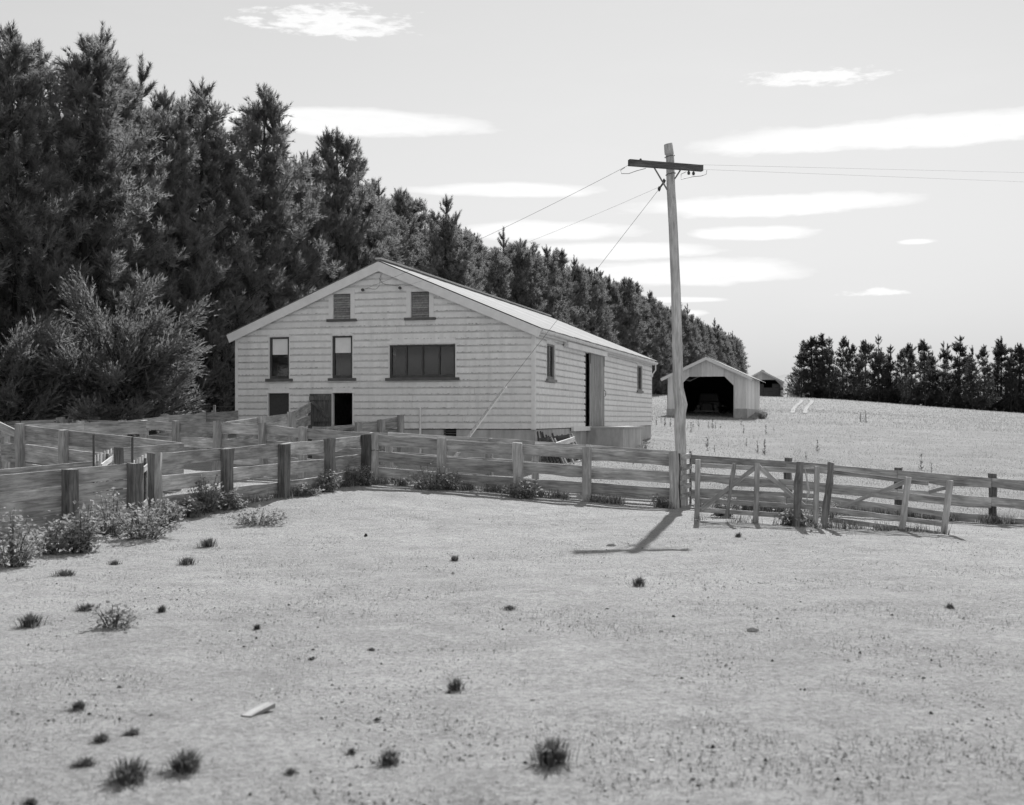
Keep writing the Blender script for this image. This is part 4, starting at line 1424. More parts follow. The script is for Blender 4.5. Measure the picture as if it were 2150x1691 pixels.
# open sheep door with its leaf folded back on the wall
s0, s1, z0, z1 = F_open['door']
m = frame(S(s0, 0, z0), SU); W_, H_ = s1 - s0, z1 - z0
dj = MB().box(-.03, -.001, -.08, .045, 0, H_).box(W_ + .001, W_ + .065, -.08, .045, 0, H_).box(-.05, W_ + .05, -.08, .05, H_ + .001, H_ + .03).obj('door_frame', M_trim, shed, m, local=True)
la, lb, lz0, lz1 = frect(586, 954, 731, 1172)
m = frame(S(la, -.012, lz0), SU); W_, H_ = lb - la, lz1 - lz0
leaf = MB().box(0, W_, .075, .10, H_ * .80, H_ * .92).box(0, W_, .075, .10, H_ * .14, H_ * .25).obj('door_leaf', M_dkdoor, shed, m, local=True)
for i in range(5):
    MB().box(W_ * i / 5 + .002, W_ * (i + 1) / 5 - .002, .046, .072, 0, H_).obj('plank', M_dkdoor, leaf, m, local=True)
MB().prism([(W_ - .02, H_ * .78), (W_ - .14, H_ * .78), (.02, H_ * .26), (.14, H_ * .26)], .074, .11).obj('brace', M_dkdoor, leaf, m, local=True)
# pipe and tap on the front wall
c0, c1 = S(fs(884), 0, fz(884, 857)) - SV * .06, S(fs(884), 0, .75) - SV * .06
MB().tube([c0, c1], .03, 8).obj('pipe', M_trim, shed)

# sliding door on the side wall
t0, t1, z0, z1 = S_open['slide']
m = frame(S(0, t1, Z0 + .02), -SV)
W_, H_ = t1 - t0, z1 - Z0 - .02
sdoor = MB().box(.02, 2.22, .052, .075, H_ * .93, H_ * .99).obj('sliding_door', M_door, shed, m, local=True)
for i in range(12):
    MB().box(i * .188 + .0015, (i + 1) * .188 - .0015, .076, .098, 0, H_).obj('plank', M_door, sdoor, m, local=True)
for x in (.05, 2.2):
    MB().box(x - .03, x + .03, .100, .112, H_ * .86, H_ + .28).obj('hanger_strap', M_metal, sdoor, m, local=True)
MB().tube([m @ Vector((.06, .10, H_ * .52)), m @ Vector((.03, .15, H_ * .50)), m @ Vector((.03, .15, H_ * .44)), m @ Vector((.06, .10, H_ * .42))], .01, 5).obj('handle', M_metal, sdoor)
sd_box('track_cover', 3.2, 8.9, z1 + .01, z1 + .16, .05, .175, M_trim, shed)
sd_box('threshold', 4.1, 6.6, Z0 - .10, Z0 + .03, .05, .13, M_trim, shed)
sd_box('door_jamb', t0 - .01, t0 + .06, Z0 + .04, z1, -.1, .044, M_dark, shed)
sd_box('doorway_shade_sheet', t0 - .2, t1 + .2, Z0, z1 + .1, -.55, -.5, M_black, shed)  # black sheet added inside the doorway to give its shade
# insulators and service cable on the gable
for px, py in ((765, 610), (843, 606)):
    c = S(fs(px), 0, fz(px, py)) - SV * .05
    ins = MB().tube([c + SV * .03, c - SV * .05, c - SV * .06, c - SV * .11], [.02, .02, .045, .035], 8).obj('insulator', M_ceram, shed)
def fpt(px, py, out=.08): return S(fs(px), 0, fz(px, py)) - SV * out
for path in ([(800, 584), (801, 590), (806, 596), (815, 599), (828, 600), (840, 601)], [(803, 576), (800, 586), (800, 594), (798, 602), (792, 608), (783, 608), (776, 606), (770, 608)]):
    MB().tube([fpt(*q) for q in path], .005, 5).obj('service_cable', M_metal, shed)
MB().tube([fpt(800, 588, .06), fpt(803, 575, .06)], .018, 6).obj('conduit', M_trim, shed)

# concrete loading platform
pl = frame(S(0, 9.93, 0), -SV)
blk = MB()
za, zb = .3, 1.415
P_ = [(0, .0), (3.5, .0), (3.5, 1.15), (0, 1.15)]
blk.box(0, 3.5, .02, 1.15, za, zb - .05)
lp = blk.obj('loading_platform', M_conc, None, pl, local=True)
tag(lp, 'concrete loading platform below the sliding door', 'platform')
M_conct = simple('pale_trowelled_concrete', 0.40, 0.52, 2.5, 0.9, 0.1)
MB().box(-.03, 3.52, .02, 1.19, zb - .05, zb).obj('top_slab', M_conct, lp, pl, local=True)

# broken hurdles and a plank heaped against the plinth
def on_side(px, py, off):
    """point at photo pixel, off metres out from the side wall"""
    k = (px - CX) / FPX
    b = SR - SU * off
    t = (b.y * k - b.x) / (.2667 - .9638 * k)
    q = b + SV * t
    return Vector((q.x, q.y, EYE + (HY - py) / FPX * q.y))
for (name, lab, mt, slats, rails) in (
    ('hurdle', 'dark broken hurdle leaning on the plinth near the shed corner', M_dark,
     [((1129, 906), (1140, 965)), ((1135, 905), (1150, 968)), ((1139, 907), (1156, 968)), ((1147, 913), (1163, 968)), ((1152, 915), (1170, 970)), ((1160, 909), (1178, 970)), ((1170, 914), (1188, 972)), ((1180, 912), (1196, 972)), ((1193, 911), (1212, 972))],
     [((1130, 921), (1198, 912)), ((1138, 958), (1206, 950))]),
    ('hurdle', 'bleached broken hurdle lying over the dark hurdle by the platform', M_pale,
     [((1158, 918), (1186, 975)), ((1165, 920), (1192, 976)), ((1185, 925), (1206, 976)), ((1197, 914), (1222, 968)), ((1201, 910), (1226, 966)), ((1206, 925), (1222, 966))],
     [((1167, 930), (1206, 917)), ((1199, 974), (1224, 964))])):
    off = .55 if mt is M_dark else .85
    b0 = on_side(*slats[0][1], off); b0.z = gz(b0.x, b0.y)
    h = thing(name, b0, lab, 'hurdle')
    for (a, b) in slats:
        A_, B_ = on_side(*a, off - .25), on_side(*b, off + .1)
        B_.z = max(B_.z, gz(B_.x, B_.y) + .02)
        board('slat', A_, B_, .05, .03, mt, h, .004, 3, up=Vector((.2, -.8, .5)))
    for (a, b) in rails:
        board('rail', on_side(*a, off - .1), on_side(*b, off - .1), .13, .035, mt, h, .004, 3)

# ------------------------------------------------------------------ far open-fronted sheds
def iron_shed(name, label, cpx, D, W, L, zb, ze, za_, op, plz, ov=.45, roofov=.3):
    c = Vector(((cpx - CX) / FPX * D, D, 0))
    def Q(s, v, z): return c + SU * s + SV * v + UP * z
    root = thing(name, Q(0, 0, zb), label, 'shed')
    a, b, zt, ch = op
    top = lambda s: ze + (za_ - ze) * (1 - abs(s - W / 2) / (W / 2))
    def obot(s, eps):
        s_ = s + eps
        if a < s_ < b: return min(zt, zt - ch + max(0, s - a), zt - ch + max(0, b - s))
        return plz
    grid = sorted({0, a, a + ch, b - ch, b, W / 2, W} | {q * .76 for q in range(1, int(W / .76) + 1)})
    grid = [g for i, g in enumerate(grid) if i == 0 or g - grid[i - 1] > .02 or g in (a, b, W)]
    m = frame(Q(0, 0, 0), SU)
    for i, (p, q) in enumerate(zip(grid[:-1], grid[1:])):
        z00, z01 = obot(p, 1e-4), obot(q, -1e-4)
        if q - p < .015: continue
        y = .004 * (i % 2)
        MB().prism([(p, z00), (q - .004, z01), (q - .004, top(q)), (p, top(p))], -.03 + y, y).obj('cladding_sheet', M_clad if D < 100 else M_clad2, root, m, local=True)
    ms = frame(Q(0, L, 0), -SV)
    n = int(L / .76)
    for i in range(n):
        y = .004 * (i % 2)
        MB().box(L * i / n, L * (i + 1) / n - .004, -.03 + y, y, plz, ze).obj('cladding_sheet', M_clad2, root, ms, local=True)
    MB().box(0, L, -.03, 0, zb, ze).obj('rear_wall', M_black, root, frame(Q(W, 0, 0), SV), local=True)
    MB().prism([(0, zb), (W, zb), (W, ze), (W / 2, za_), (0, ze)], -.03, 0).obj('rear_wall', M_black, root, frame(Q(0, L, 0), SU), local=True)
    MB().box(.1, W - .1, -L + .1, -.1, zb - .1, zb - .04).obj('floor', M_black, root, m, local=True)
    MB().box(-.05, a, -.3, .06, zb - .5, plz).obj('plinth', M_conc, root, m, local=True)
    MB().box(b, W + .05, -.3, .06, zb - .5, plz).obj('plinth', M_conc, root, m, local=True)
    MB().box(.1, L, -.25, .06, zb - .5, plz).obj('plinth', M_conc, root, ms, local=True)
    # inner corner boxing
    sl_ = math.atan2(za_ - ze, W / 2)
    Lr = math.hypot(za_ - ze, W / 2) + ov / math.cos(sl_)
    rf = MB().box(-.08, .08, -L - roofov, roofov, -.005, .03).obj('roof', M_roof, root, frame(Q(W / 2, 0, za_ + .09), SU), local=True)
    ns = max(2, int((L + 2 * roofov) / .8)); wd = (L + 2 * roofov) / ns
    me = sheet_mesh(Lr, wd + .02, 5, 4)
    for side in (0, 1):
        hd = -SU if side == 0 else SU
        down = hd * math.cos(sl_) - UP * math.sin(sl_); nr = hd * math.sin(sl_) + UP * math.cos(sl_)
        for i in range(ns):
            o_ = Q(W / 2, -roofov + i * wd, za_ + .06 + .004 * (i % 2))
            mm = Matrix.Identity(4)
            for k in range(3): mm[k][0], mm[k][1], mm[k][2], mm[k][3] = SV[k], down[k], nr[k], o_[k]
            mesh_obj('roof_sheet', me, mm, rf)
        o_ = Q(W / 2, -roofov + .01, za_ + .045)
        mm = Matrix.Identity(4)
        for k in range(3): mm[k][0], mm[k][1], mm[k][2], mm[k][3] = down[k], SV[k], nr[k], o_[k]
        MB().prism([(0, 0), (Lr, 0), (Lr, -.19), (.2 * math.tan(sl_), -.2)], 0, .035).obj('barge_board', M_trim, root, mm, local=True)
    return root, Q
M_hay = simple('grey_hay', 0.10, 0.2, 14, 0.95, 0.4)
M_clad2 = iron_mat('lit_toned_wall_iron', 0.62, 0.8, 0.7)  # same iron lightened: side light painted in, far shed front lifted too
k_ = lambda px, D: (px - CX) / FPX * D
b2, Q2 = iron_shed('implement_shed', 'open-fronted iron shed with clipped doorway corners beside the pine belt', 1567, 85.0, 5.4, 12.1, 1.72, 4.60, 5.86, (.86, 4.52, 4.56, .62), 2.35)
b3, Q3 = iron_shed('hay_shed', 'smaller far iron shed peeping out behind the open-fronted shed', 1641, 160.0, 4.9, 4.6, 4.15, 6.55, 7.85, (.12, 4.4, 6.68, .7), 4.3, .4)
for i in range(4):
    z = 4.2 + i * .5
    for j in range(4):
        if i == 3 and j in (1,): continue
        q0 = Q3(.2 + j * 1.06, .9, z)
        o = MB().box(0.01, 1.04, -.9, 0, 0.01, .49).obj('hay_bale', M_hay, None, frame(q0, SU), local=True)
        tag(o, 'grey hay bale stacked in the doorway of the far iron shed', 'hay bale', 'bales stacked in the far shed')

# old lorry standing in the dark of the open shed
def lorry():
    base = Q2(3.4, 6.2, 1.70)
    root = thing('parked_lorry', base, 'old dark lorry parked in the shadow inside the open-fronted shed', 'lorry')
    m = frame(base, SU)
    def bev(mb, name, mat, parent, r=.08):
        o = mb.obj(name, mat, parent, m, local=True)
        md = o.modifiers.new('bevel', 'BEVEL'); md.width = r; md.segments = 3
        return o
    bev(MB().prism([(-.45, .55), (.45, .55), (.42, 1.05), (.25, 1.15), (-.25, 1.15), (-.42, 1.05)], -1.3, 0), 'bonnet', M_carpaint, root)
    bev(MB().box(-.8, .8, -2.6, -1.3, .5, 1.25), 'cab', M_carpaint, root)
    bev(MB().prism([(-.78, 1.24), (.78, 1.24), (.66, 1.85), (-.66, 1.85)], -2.5, -1.4), 'cab_roof', M_carpaint, root)
    MB().box(-.62, .62, -1.39, -1.37, 1.3, 1.75).obj('windscreen', M_sash, root, m, local=True)
    bev(MB().box(-.3, .3, 0.0, .05, .55, 1.08), 'grille', M_metal, root, .03)
    bev(MB().box(-.9, .9, .12, .2, .45, .58), 'bumper', M_sashg, root, .03)
    bev(MB().box(-.95, .95, -5.2, -2.65, .85, 1.0), 'deck', M_rail, root, .02)
    for sx_ in (-1, 1):
        bev(MB().prism([(sx_ * .5, .35), (sx_ * .9, .35), (sx_ * .9, .8), (sx_ * .5, .9)], -1.15, -.05), 'mudguard', M_carpaint, root)
        c = m @ Vector((sx_ * .62, .0, .86)); n = m.to_3x3() @ Vector((0, 1, 0))
        MB().tube([c - n * .15, c, c + n * .06], [.06, .12, .11], 12).obj('headlight', M_sashg, root)
        for yy in (-.6, -4.2):
            c = m @ Vector((sx_ * .75, yy, .38)); ax = m.to_3x3() @ Vector((1, 0, 0))
            w = MB().tube([c - ax * .09, c + ax * .09], .38, 18).obj('wheel', M_rubber, root)
            MB().tube([c - ax * .1, c + ax * .1], .2, 12).obj('rim', M_sashg, w)
lorry()

# white gate beyond the far shed, stake guard in the paddock
wg0, wg1 = at(1653, 824, 158), at(1688, 824.5, 156)
g = thing('white_gate', Vector((wg0.x, wg0.y, gz(wg0.x, wg0.y))), 'small white railed gate at the end of the crest pines', 'gate')
for dz in (0, .27, .54):
    board('bar', wg0 - Vector((0, 0, dz)), wg1 - Vector((0, 0, dz)), .15, .04, M_trim, g, .003)
for q in (wg0, wg1, wg0.lerp(wg1, .5)):
    p_ = q + Vector((0, -.06, .05))
    post('upright', p_, Vector((p_.x, p_.y, min(gz(p_.x, p_.y), q.z - .75))), .11, .06, M_trim, g, None, .004)
gc = ground_hit(1812, 886)
g = thing('tree_guard', gc, 'little stake and netting guard standing alone in the paddock', 'tree guard')
for i in range(4):
    a = i * math.pi / 2 + .5
    q = gc + Vector((math.cos(a) * .22, math.sin(a) * .22, 0))
    post('stake', q + Vector((0, 0, .62 + .12 * (i == 0))), q - Vector((0, 0, .1)), .035, .035, M_rail, g, None, .003)
mbn = MB()
for k in range(10):
    a = k * 2 * math.pi / 10
    q = gc + Vector((math.cos(a) * .22, math.sin(a) * .22, 0))
    mbn.tube([q, q + Vector((0, 0, .5))], .006, 3)
for z in (.08, .2, .32, .44):
    mbn.tube([gc + Vector((math.cos(2 * math.pi * k / 10) * .22, math.sin(2 * math.pi * k / 10) * .22, z)) for k in range(11)], .006, 3)
mbn.obj('netting', M_wire, g)

# ------------------------------------------------------------------ power pole and wires
PD = 24.55
pb = at(1433, 1066, PD); pb.z = gz(pb.x, pb.y) - .2
ptop = at(1403, 303, PD)
pole = thing('power_pole', Vector((pb.x, pb.y, gz(pb.x, pb.y))), 'leaning rough timber power pole with crossarm, standing at the race end', 'power pole')
prof = [(1434, 1080, 12.2), (1431, 1000, 11.8), (1430, 950, 11.6), (1427.5, 900, 11.8), (1428, 868, 12.0), (1430, 850, 13.6), (1427.5, 835, 12.6), (1424, 815, 11.2), (1423, 780, 10.8), (1422.5, 740, 11), (1421, 700, 10.6),
        (1420, 650, 10.2), (1418.5, 600, 10.0), (1416.5, 560, 9.8), (1415, 520, 9.8), (1413, 470, 9.6), (1411, 430, 9.6), (1409, 400, 9.2), (1408, 370, 9.0), (1407, 335, 8.8), (1406.5, 331, 8.4), (1406, 328.5, 7.4), (1405.5, 326, 7.6), (1405, 324, 9.3), (1402.5, 303, 8.6)]
mb = MB(); SEG = 12
for i, (px, py, hw) in enumerate(prof):
    c = at(px, py, PD); r = hw / FPX * PD
    if i == 0: c.z = pb.z
    for k in range(SEG):
        t = 2 * math.pi * k / SEG
        rr = r * (1 + .06 * noise.noise((math.cos(t) * 1.3, math.sin(t) * 1.3, i * .35)))
        sq = 1 + (.13 * abs(math.sin(2 * t)) if i >= len(prof) - 5 else .03 * abs(math.sin(2 * t)))
        mb.v.append(c + Vector((math.cos(t) * rr * sq, math.sin(t) * rr * sq, (.02 * math.cos(t) * (i == len(prof) - 1)))))
for i in range(len(prof) - 1):
    for k in range(SEG):
        k2 = (k + 1) % SEG
        mb.f.append([i * SEG + k, i * SEG + k2, (i + 1) * SEG + k2, (i + 1) * SEG + k])
mb.f.append([(len(prof) - 1) * SEG + k for k in range(SEG)])
mb.obj('shaft', M_pole, pole, Matrix.Translation(pb), smooth=True)
for (px, py, dx) in ((1434, 846, 0),):
    c = at(px, py, PD - .105)
    MB().tube([c + Vector((0, .06, 0)), c], [.026, .020], 7).obj('knot', M_dark, pole)
ca, cb = at(1319, 339, PD - .40), at(1472, 351, PD - .0)
board('crossarm', ca + Vector((0, -.16, 0)), cb + Vector((0, -.16, 0)), .115, .105, M_dark, pole, .006)
ctr = ca.lerp(cb, .57) + Vector((0, -.16, 0))
for (pa, pq) in (((1372, 347), (1402, 398)), ((1430, 353), (1416, 375))):
    A_, B_ = at(*pa, PD - .30), at(*pq, PD - .13)
    board('brace', A_, B_, .03, .012, M_sashg, pole, .001, 2)
for (px, py) in ((1322, 345), (1345, 337), (1446, 363), (1456, 364), (1470, 352)):
    c = at(px, py, PD - .34 + (px - 1322) * .0026)
    MB().tube([c - UP * .04, c, c + UP * .035], [.022, .032, .014], 7).obj('insulator', M_ceram, pole)
for path in ([(1312, 352), (1303, 358), (1305, 365), (1320, 365), (1337, 359), (1356, 354)], [(1484, 358), (1483, 366), (1472, 370), (1457, 371), (1430, 377), (1430, 366), (1441, 361)]):
    MB().tube([at(px, py, PD - .35) for px, py in path], .006, 5).obj('jumper_wire', M_wire, pole)
for py in (329, 366):
    c = at(1406 if py < 350 else 1408, py, PD)
    MB().tube([c + Vector((math.cos(2 * math.pi * k / 12) * .098, math.sin(2 * math.pi * k / 12) * .098, .02 * math.cos(2 * math.pi * k / 12))) for k in range(13)], .007, 4).obj('wire_band', M_metal, pole)

def span(a, b, sag, rad, label, n=14):
    pts = [a.lerp(b, k / n) - UP * (sag * 4 * (k / n) * (1 - k / n)) for k in range(n + 1)]
    o = MB().tube(pts, rad, 5, False).obj('power_line', M_wire)
    return tag(o, label, 'wire')
ins1 = fpt(767, 609, .12); ins2 = fpt(845, 605, .12)
span(at(1318, 348, PD - .55), ins1, .10, .0036, 'service wire from the crossarm end to the left gable insulator')
span(at(1404, 384, PD - .15), ins2, .10, .0022, 'thin service wire from the pole to the right gable insulator')
span(at(1416, 345, PD), at(2400, 369, 40), .0, .0018, 'upper of two wires leaving the pole over the paddock')
span(at(1472, 356, PD + .05), at(2400, 392, 36), .0, .0018, 'lower of two wires leaving the crossarm over the paddock')
# guy wire with its sheathed anchor rod
gtop = at(1397, 378, PD - .02)
gx, gd_ = 923, 27.6
ganch = at(gx, 992, gd_); ganch.z = gz(ganch.x, ganch.y)
gmid = at(1060, 813, 26.5)
guy = thing('guy_wire', ganch, 'guy wire from the power pole with a timber-sheathed rod at its foot', 'guy wire')
MB().tube([gtop, at(1384, 397, PD + .05)], .018, 6).obj('strain_rod', M_metal, guy)
MB().tube([at(1384, 397, PD + .05), at(1253, 566, 25.2), gmid], .004, 5).obj('wire', M_wire, guy)
for (px, py, d_) in ((1384, 397, PD + .05), (1394, 381, PD), (1253, 566, 25.2)):
    c = at(px, py, d_)
    MB().tube([c - UP * .05, c, c + UP * .05], [.012, .035, .012], 7).obj('strain_insulator', M_ceram, guy)
MB().tube([gmid, gmid.lerp(ganch, .5), ganch - UP * .1], [.022, .038, .045], 8).obj('sheath', M_pole, guy)
MB().tube([gmid + Vector((.035, -.03, 0)), gmid.lerp(ganch, .55) + Vector((.035, -.03, 0))], .014, 6).obj('rod', M_trim, guy)

# ------------------------------------------------------------------ weeds, tufts, thistles, stones
def leaf_quads(pos, nrm, size, rg):
    n = len(pos)
    nrm = nrm / np.linalg.norm(nrm, axis=1, keepdims=True)
    a = rg.normal(0, 1, (n, 3)); u = np.cross(nrm, a); u /= np.linalg.norm(u, axis=1, keepdims=True); w = np.cross(nrm, u)
    s = size[:, None]
    tip, tail = pos + u * s, pos - u * s
    l, r = pos + w * s * .62 + u * s * .1, pos - w * s * .62 + u * s * .1
    mid = pos - nrm * s * .12
    return np.concatenate([np.stack([tail, l, mid], 1), np.stack([mid, l, tip], 1), np.stack([tail, mid, r], 1), np.stack([mid, tip, r], 1)])

def weed_bush(seed, w, h, n, leaf=.035, mat=M_weed):
    rg = np.random.default_rng(seed)
    ns = max(7, int(n / 34))
    T = []
    a = rg.uniform(0, 6.283, ns); rr = np.sqrt(rg.random(ns)) * w / 2
    hh = h * (1.05 - .55 * (rr / (w / 2)) ** 2) * rg.uniform(.65, 1.1, ns)
    tips = np.stack([np.cos(a) * rr, np.sin(a) * rr * .8, hh], -1)
    roots = tips * np.array([.35, .35, 0])
    stems = []
    for r, t in zip(roots, tips):
        stems += tube_tris([r, (r + t) / 2 + [0, 0, h * .06], t], [.006, .005, .003], 3)
    k = rg.integers(0, ns, n); t = rg.random(n) ** .8
    pos = roots[k] * (1 - t[:, None]) + tips[k] * t[:, None] + rg.normal(0, 1, (n, 3)) * np.array([.075, .075, .04]) * (w ** .5)
    pos[:, 2] = np.maximum(pos[:, 2], .015)
    nr = rg.normal(0, .6, (n, 3)) + np.array([0, 0, 1.0])
    lv = leaf_quads(pos, nr, rg.uniform(.55, 1.2, n) * leaf, rg)
    return tri_mesh('stems', np.array(stems), M_thist), tri_mesh('leaves', lv, mat)

weeds = [  # px, base py, width px, height px, label
    (25, 1192, 130, 105, 'large leafy weed clump against the close-boarded wall'),
    (105, 1165, 90, 70, 'leafy weed clump between the larger clumps by the close-boarded wall'),
    (170, 1160, 110, 95, 'bushy weed clump at the foot of the heavy wall post'),
    (235, 1125, 90, 85, 'tall weed clump against the planks left of the drafting gate'),
    (300, 1134, 150, 72, 'broad dark weed clump in front of the drafting gate'),
    (345, 1105, 80, 60, 'weed clump under the paired gate posts'),
    (430, 1077, 80, 82, 'upright leafy weed standing before the rails past the paired posts'),
    (398, 1085, 70, 40, 'low weed beside the upright leafy weed'),
    (483, 1070, 70, 36, 'small weed under the first rail post past the paired posts'),
    (540, 1102, 150, 30, 'flat spreading weed mat out on the yard ground'),
    (640, 1042, 60, 26, 'small weed under the middle rail post'),
    (692, 1032, 60, 40, 'grassy weed at the post second from the tied corner'),
    (738, 1020, 50, 44, 'weed growing between the last posts before the tied corner'),
    (768, 1020, 44, 46, 'dark weed at the tied corner post'),
    (822, 1012, 56, 30, 'pale weed just right of the tied corner post'),
    (903, 1028, 110, 48, 'dark glossy weed clump under the race fence'),
    (948, 1030, 44, 42, 'weed at the race fence post right of the glossy clump'),
    (1102, 1046, 80, 42, 'weed beside the middle race fence post'),
    (1385, 1066, 50, 22, 'small weed at the foot of the race fence by the power pole'),
    (1525, 1086, 76, 36, 'low weed under the brace of the five-bar gate'),
    (1668, 1104, 74, 36, 'weed round the foot of the rough split gate post'),
    (1703, 1102, 50, 48, 'upright weed between split post and leaning stake'),
    (1745, 1096, 40, 48, 'weed at the foot of the leaning split stake'),
    (240, 1322, 100, 46, 'flattened weed patch on the bare ground away from the wall'),
    (1260, 948, 40, 14, 'pale flowering weed at the foot of the loading platform'),
    (1352, 946, 20, 18, 'small weed at the right end of the loading platform'),
    (1600, 880, 26, 22, 'weed beside the plinth of the open-fronted shed')]
for i, (px, py, w, h, lab) in enumerate(weeds):
    p = ground_hit(px, py)
    sc_ = p.y / FPX
    W_, H_ = w * sc_ * 1.05, h * sc_ * 1.08
    n = int(min(1700, max(220, 1500 * (W_ * max(H_, .2)) ** .6)))
    st, lv = weed_bush(900 + i, W_, H_, n, min(.030 + .006 * (i % 3), .05 * W_ + .004))
    r_ = thing('weed_clump', p, lab, 'weed')
    mesh_obj('stems', st, WM[r_.name], r_)
    mesh_obj('leaves', lv, WM[r_.name], r_)

def grass_tuft(seed, w, h, n, straw=.2):
    rg = np.random.default_rng(seed)
    a = rg.uniform(0, 6.283, n); r = np.abs(rg.normal(0, .22, n)) * w
    b = np.stack([np.cos(a) * r, np.sin(a) * r, np.zeros(n) - .01], -1)
    lean = rg.uniform(.1, 1.05, n); L = h * rg.uniform(.55, 1.15, n)
    out = np.stack([np.cos(a), np.sin(a), np.zeros(n)], -1)
    mid = b + out * (L * .35 * lean)[:, None] + np.array([0, 0, 1]) * (L * .62)[:, None]
    tip = b + out * (L * .95 * lean)[:, None] + np.array([0, 0, 1]) * (L * (1.0 - .35 * lean))[:, None]
    s = np.stack([-np.sin(a), np.cos(a), np.zeros(n)], -1) * (.0035 + .004 * w)
    T = np.concatenate([np.stack([b - s, b + s, mid + s * .8], 1), np.stack([b - s, mid + s * .8, mid - s * .8], 1), np.stack([mid - s * .8, mid + s * .8, tip], 1)])
    return T
tuft_px = [(1158, 1604, 76, 62, 'largest dark tussock standing alone on the yard ground'),
           (956, 1447, 32, 28, 'medium dark tuft behind the largest tussock'), (816, 1606, 34, 34, 'medium tuft left of the largest tussock'),
           (1342, 1230, 26, 22, 'small dark tuft just past the tip of the pole shadow'), (955, 1178, 16, 16, 'tiny dark tuft left of the crossarm shadow'),
           (437, 1147, 36, 22, 'small tuft nearest the broad dark weed clump'), (392, 1188, 40, 22, 'low tuft second from the broad dark weed clump'),
           (64, 1316, 46, 32, 'dark tuft left of the flattened weed patch'), (340, 1286, 18, 18, 'tiny tuft right of the flattened weed patch'),
           (388, 1624, 60, 52, 'blurred tuft beside its twin, left of the broken plank'), (270, 1642, 84, 54, 'broad blurred tuft left of its twin'),
           (178, 1612, 50, 26, 'low spreading tuft beyond the two blurred twins'), (165, 1488, 34, 20, 'low pale tuft well behind the two blurred twins'),
           (212, 1562, 26, 26, 'small upright tuft behind the low spreading tuft'), (275, 1548, 32, 22, 'small bushy tuft behind the broad blurred tuft'),
           (1995, 1278, 18, 14, 'tiny tuft on the open yard far from the gates'), (1550, 1129, 12, 14, 'tiny tuft in front of the five-bar gate'),
           (240, 1188, 26, 14, 'small tuft in front of the bushy weed clump'), (135, 1212, 50, 18, 'low ragged tuft in front of the weed clumps'),
           (183, 1282, 50, 18, 'ragged tuft just behind the flattened weed patch'), (540, 1322, 12, 14, 'tiny tuft between weed patch and open yard'),
           (1070, 1278, 34, 10, 'flat tuft in the middle of the yard'), (738, 1582, 18, 12, 'tiny tuft left of the medium tuft'), (655, 1385, 14, 9, 'tiny tuft behind the broken plank'),
           (1395, 1462, 18, 12, 'tiny low tuft right of the medium dark tuft'), (780, 1366, 16, 9, 'tiny low tuft on the open middle ground'), (62, 1690, 30, 20, 'low tuft at the near corner of the yard'),
           (610, 1628, 22, 16, 'small faint tuft between the twins and the medium tuft')]
rgx = np.random.default_rng(8)
for i, (px, py, w, h, lab) in enumerate(tuft_px):
    p = ground_hit(px, py); sc_ = p.y / FPX
    n = int(70 + 190 * min(1, w / 60))
    T = grass_tuft(700 + i, w * sc_, h * sc_, n)
    o = thing('grass_tuft', p, lab, 'grass tuft')
    tag(mesh_obj('green_blades', tri_mesh('green_blades', T, M_tuft), WM[o.name], o), kind='stuff')
    T2 = grass_tuft(1700 + i, w * sc_ * 1.7, h * sc_ * .55, n // 3)
    tag(mesh_obj('dead_blades', tri_mesh('dead_blades', T2, M_strawg), WM[o.name], o), kind='stuff')

def thistle(seed, h):
    rg = np.random.default_rng(seed)
    T = tube_tris([(0, 0, 0), (.02, 0, h * .5), (.03 * rg.normal(), .02, h)], [.012, .01, .006], 4)
    P_, Q_ = [], []
    n = 46
    z = rg.random(n) ** 1.3 * h
    a = rg.uniform(0, 6.28, n)
    d = np.stack([np.cos(a), np.sin(a), rg.uniform(.2, 1.0, n)], -1)
    L = (.20 * (1 - z / h) + .05) * rg.uniform(.6, 1.2, n) * (h / .7) ** .5
    b = np.stack([z * 0, z * 0, z], -1)
    s = np.stack([-np.sin(a), np.cos(a), a * 0], -1) * .022
    tip = b + d * L[:, None]
    T2 = np.concatenate([np.stack([b - s, b + s, tip], 1), np.stack([b * 1 + d * (L * .4)[:, None] - s * 1.4, b + d * (L * .4)[:, None] + s * 1.4, tip], 1)])
    hd = []
    for k in range(5):
        c = np.array([rg.normal(0, .05), rg.normal(0, .05), h * rg.uniform(.8, 1.08)])
        hd += tube_tris([c, c + [0, 0, .03], c + [0, 0, .06]], [.006, .024, .006], 5)
    return tri_mesh('thistle', np.concatenate([np.array(T), T2, np.array(hd)]), M_thist)
TH = [thistle(60 + i, .8) for i in range(5)]
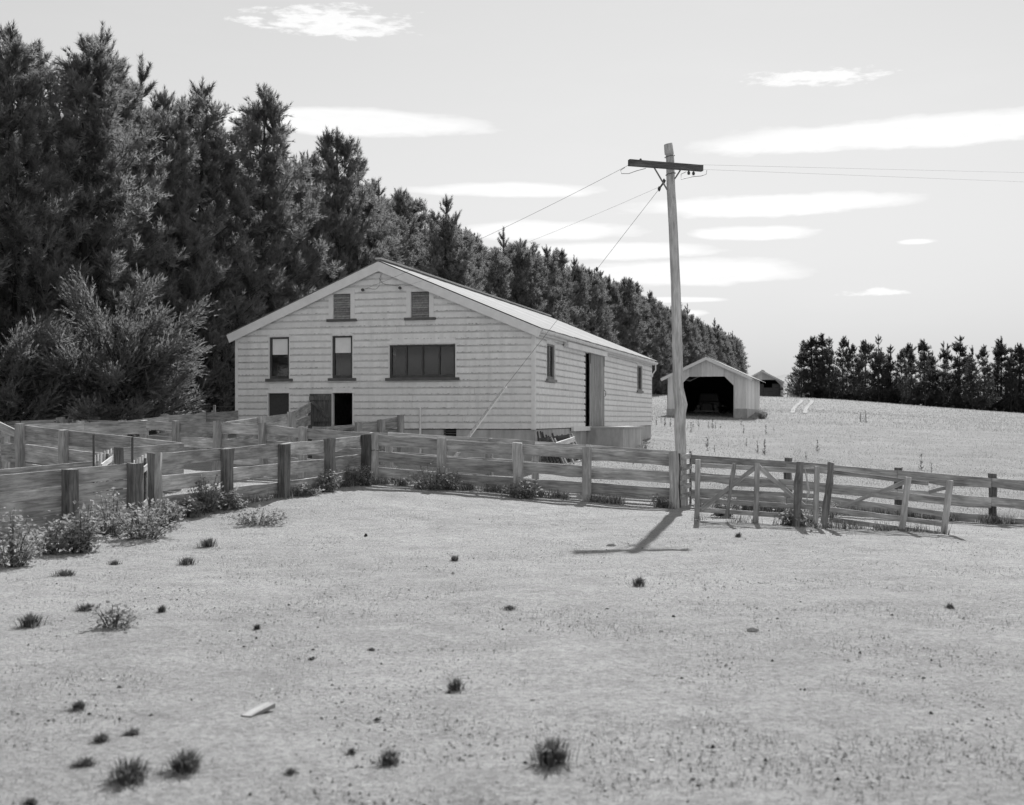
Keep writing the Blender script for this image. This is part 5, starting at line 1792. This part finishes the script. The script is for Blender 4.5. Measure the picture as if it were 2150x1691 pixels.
for i, (px, py, h) in enumerate([(1378, 893, 16), (1388, 888, 14), (1396, 895, 18), (1408, 896, 16), (1451, 909, 20), (1455, 898, 12), (1466, 896, 16), (1488, 900, 14), (1502, 901, 15), (1496, 900, 18), (1556, 893, 14),
                                 (1561, 911, 16), (1608, 912, 18), (1485, 945, 26), (1500, 950, 14), (1567, 937, 14), (1590, 951, 22), (1605, 955, 28), (1692, 966, 16), (1716, 948, 22), (1934, 987, 30), (1956, 994, 20),
                                 (1530, 938, 8), (1513, 900, 9), (1444, 900, 9), (1330, 975, 12), (1350, 980, 10), (1625, 905, 8), (1370, 884, 10)]):
    p = ground_hit(px, py); s = h * p.y / FPX / .8
    o = mesh_obj('thistle', TH[i % 5], Matrix.Translation(p) @ Matrix.Rotation(i * 1.1, 4, 'Z') @ Matrix.Scale(s, 4))
    tag(o, 'dark spiky thistle standing in the pale dry paddock grass', 'thistle', 'thistles in the paddock')

def stone(name, px, py, w, h, mat, lab, cat, seed, depth=.8):
    p = ground_hit(px, py); sc_ = p.y / FPX
    bm = bmesh.new()
    bmesh.ops.create_icosphere(bm, subdivisions=2, radius=1)
    for v in bm.verts:
        k = 1 + .28 * noise.noise(v.co * 1.3 + Vector((seed, 0, 0)))
        v.co = Vector((v.co.x * w * sc_ / 2 * k, v.co.y * w * sc_ / 2 * depth * k, max(-.3, v.co.z) * h * sc_ * .8 * k))
    me = bpy.data.meshes.new(name); bm.to_mesh(me); bm.free()
    me.materials.append(mat)
    o = mesh_obj(name, me, Matrix.Translation(p + UP * (h * sc_ * .12)))
    tag(o, lab, cat)
stone('stone', 1580, 1326, 26, 9, M_stone, 'flat pale stone lying alone on the open yard', 'stone', 1)
stone('stone', 1283, 1148, 20, 7, M_stone, 'small grey stone beside the crossarm shadow', 'stone', 5)
stone('stone', 1414, 1299, 9, 7, M_dung, 'small dark stone between the tuft and the flat pale stone', 'stone', 9)
stone('stone', 951, 1206, 7, 6, M_stone, 'tiny pale stone in front of the tiny dark tuft', 'stone', 12)
stone('stone', 1118, 1476, 14, 8, M_stone, 'pale lump lying behind the largest tussock', 'stone', 15)
stone('stone', 768, 1127, 7, 6, M_dung, 'small dark lump on the ground before the tied corner', 'stone', 19)
a_, b_ = ground_hit(517, 1514), ground_hit(567, 1494)
o = board('broken_plank', a_ + UP * .022, b_ + UP * .045, .02, .07, M_gate, None, .004, 3, taper=.0)
tag(o, 'short split plank end lying on the bare yard', 'plank')
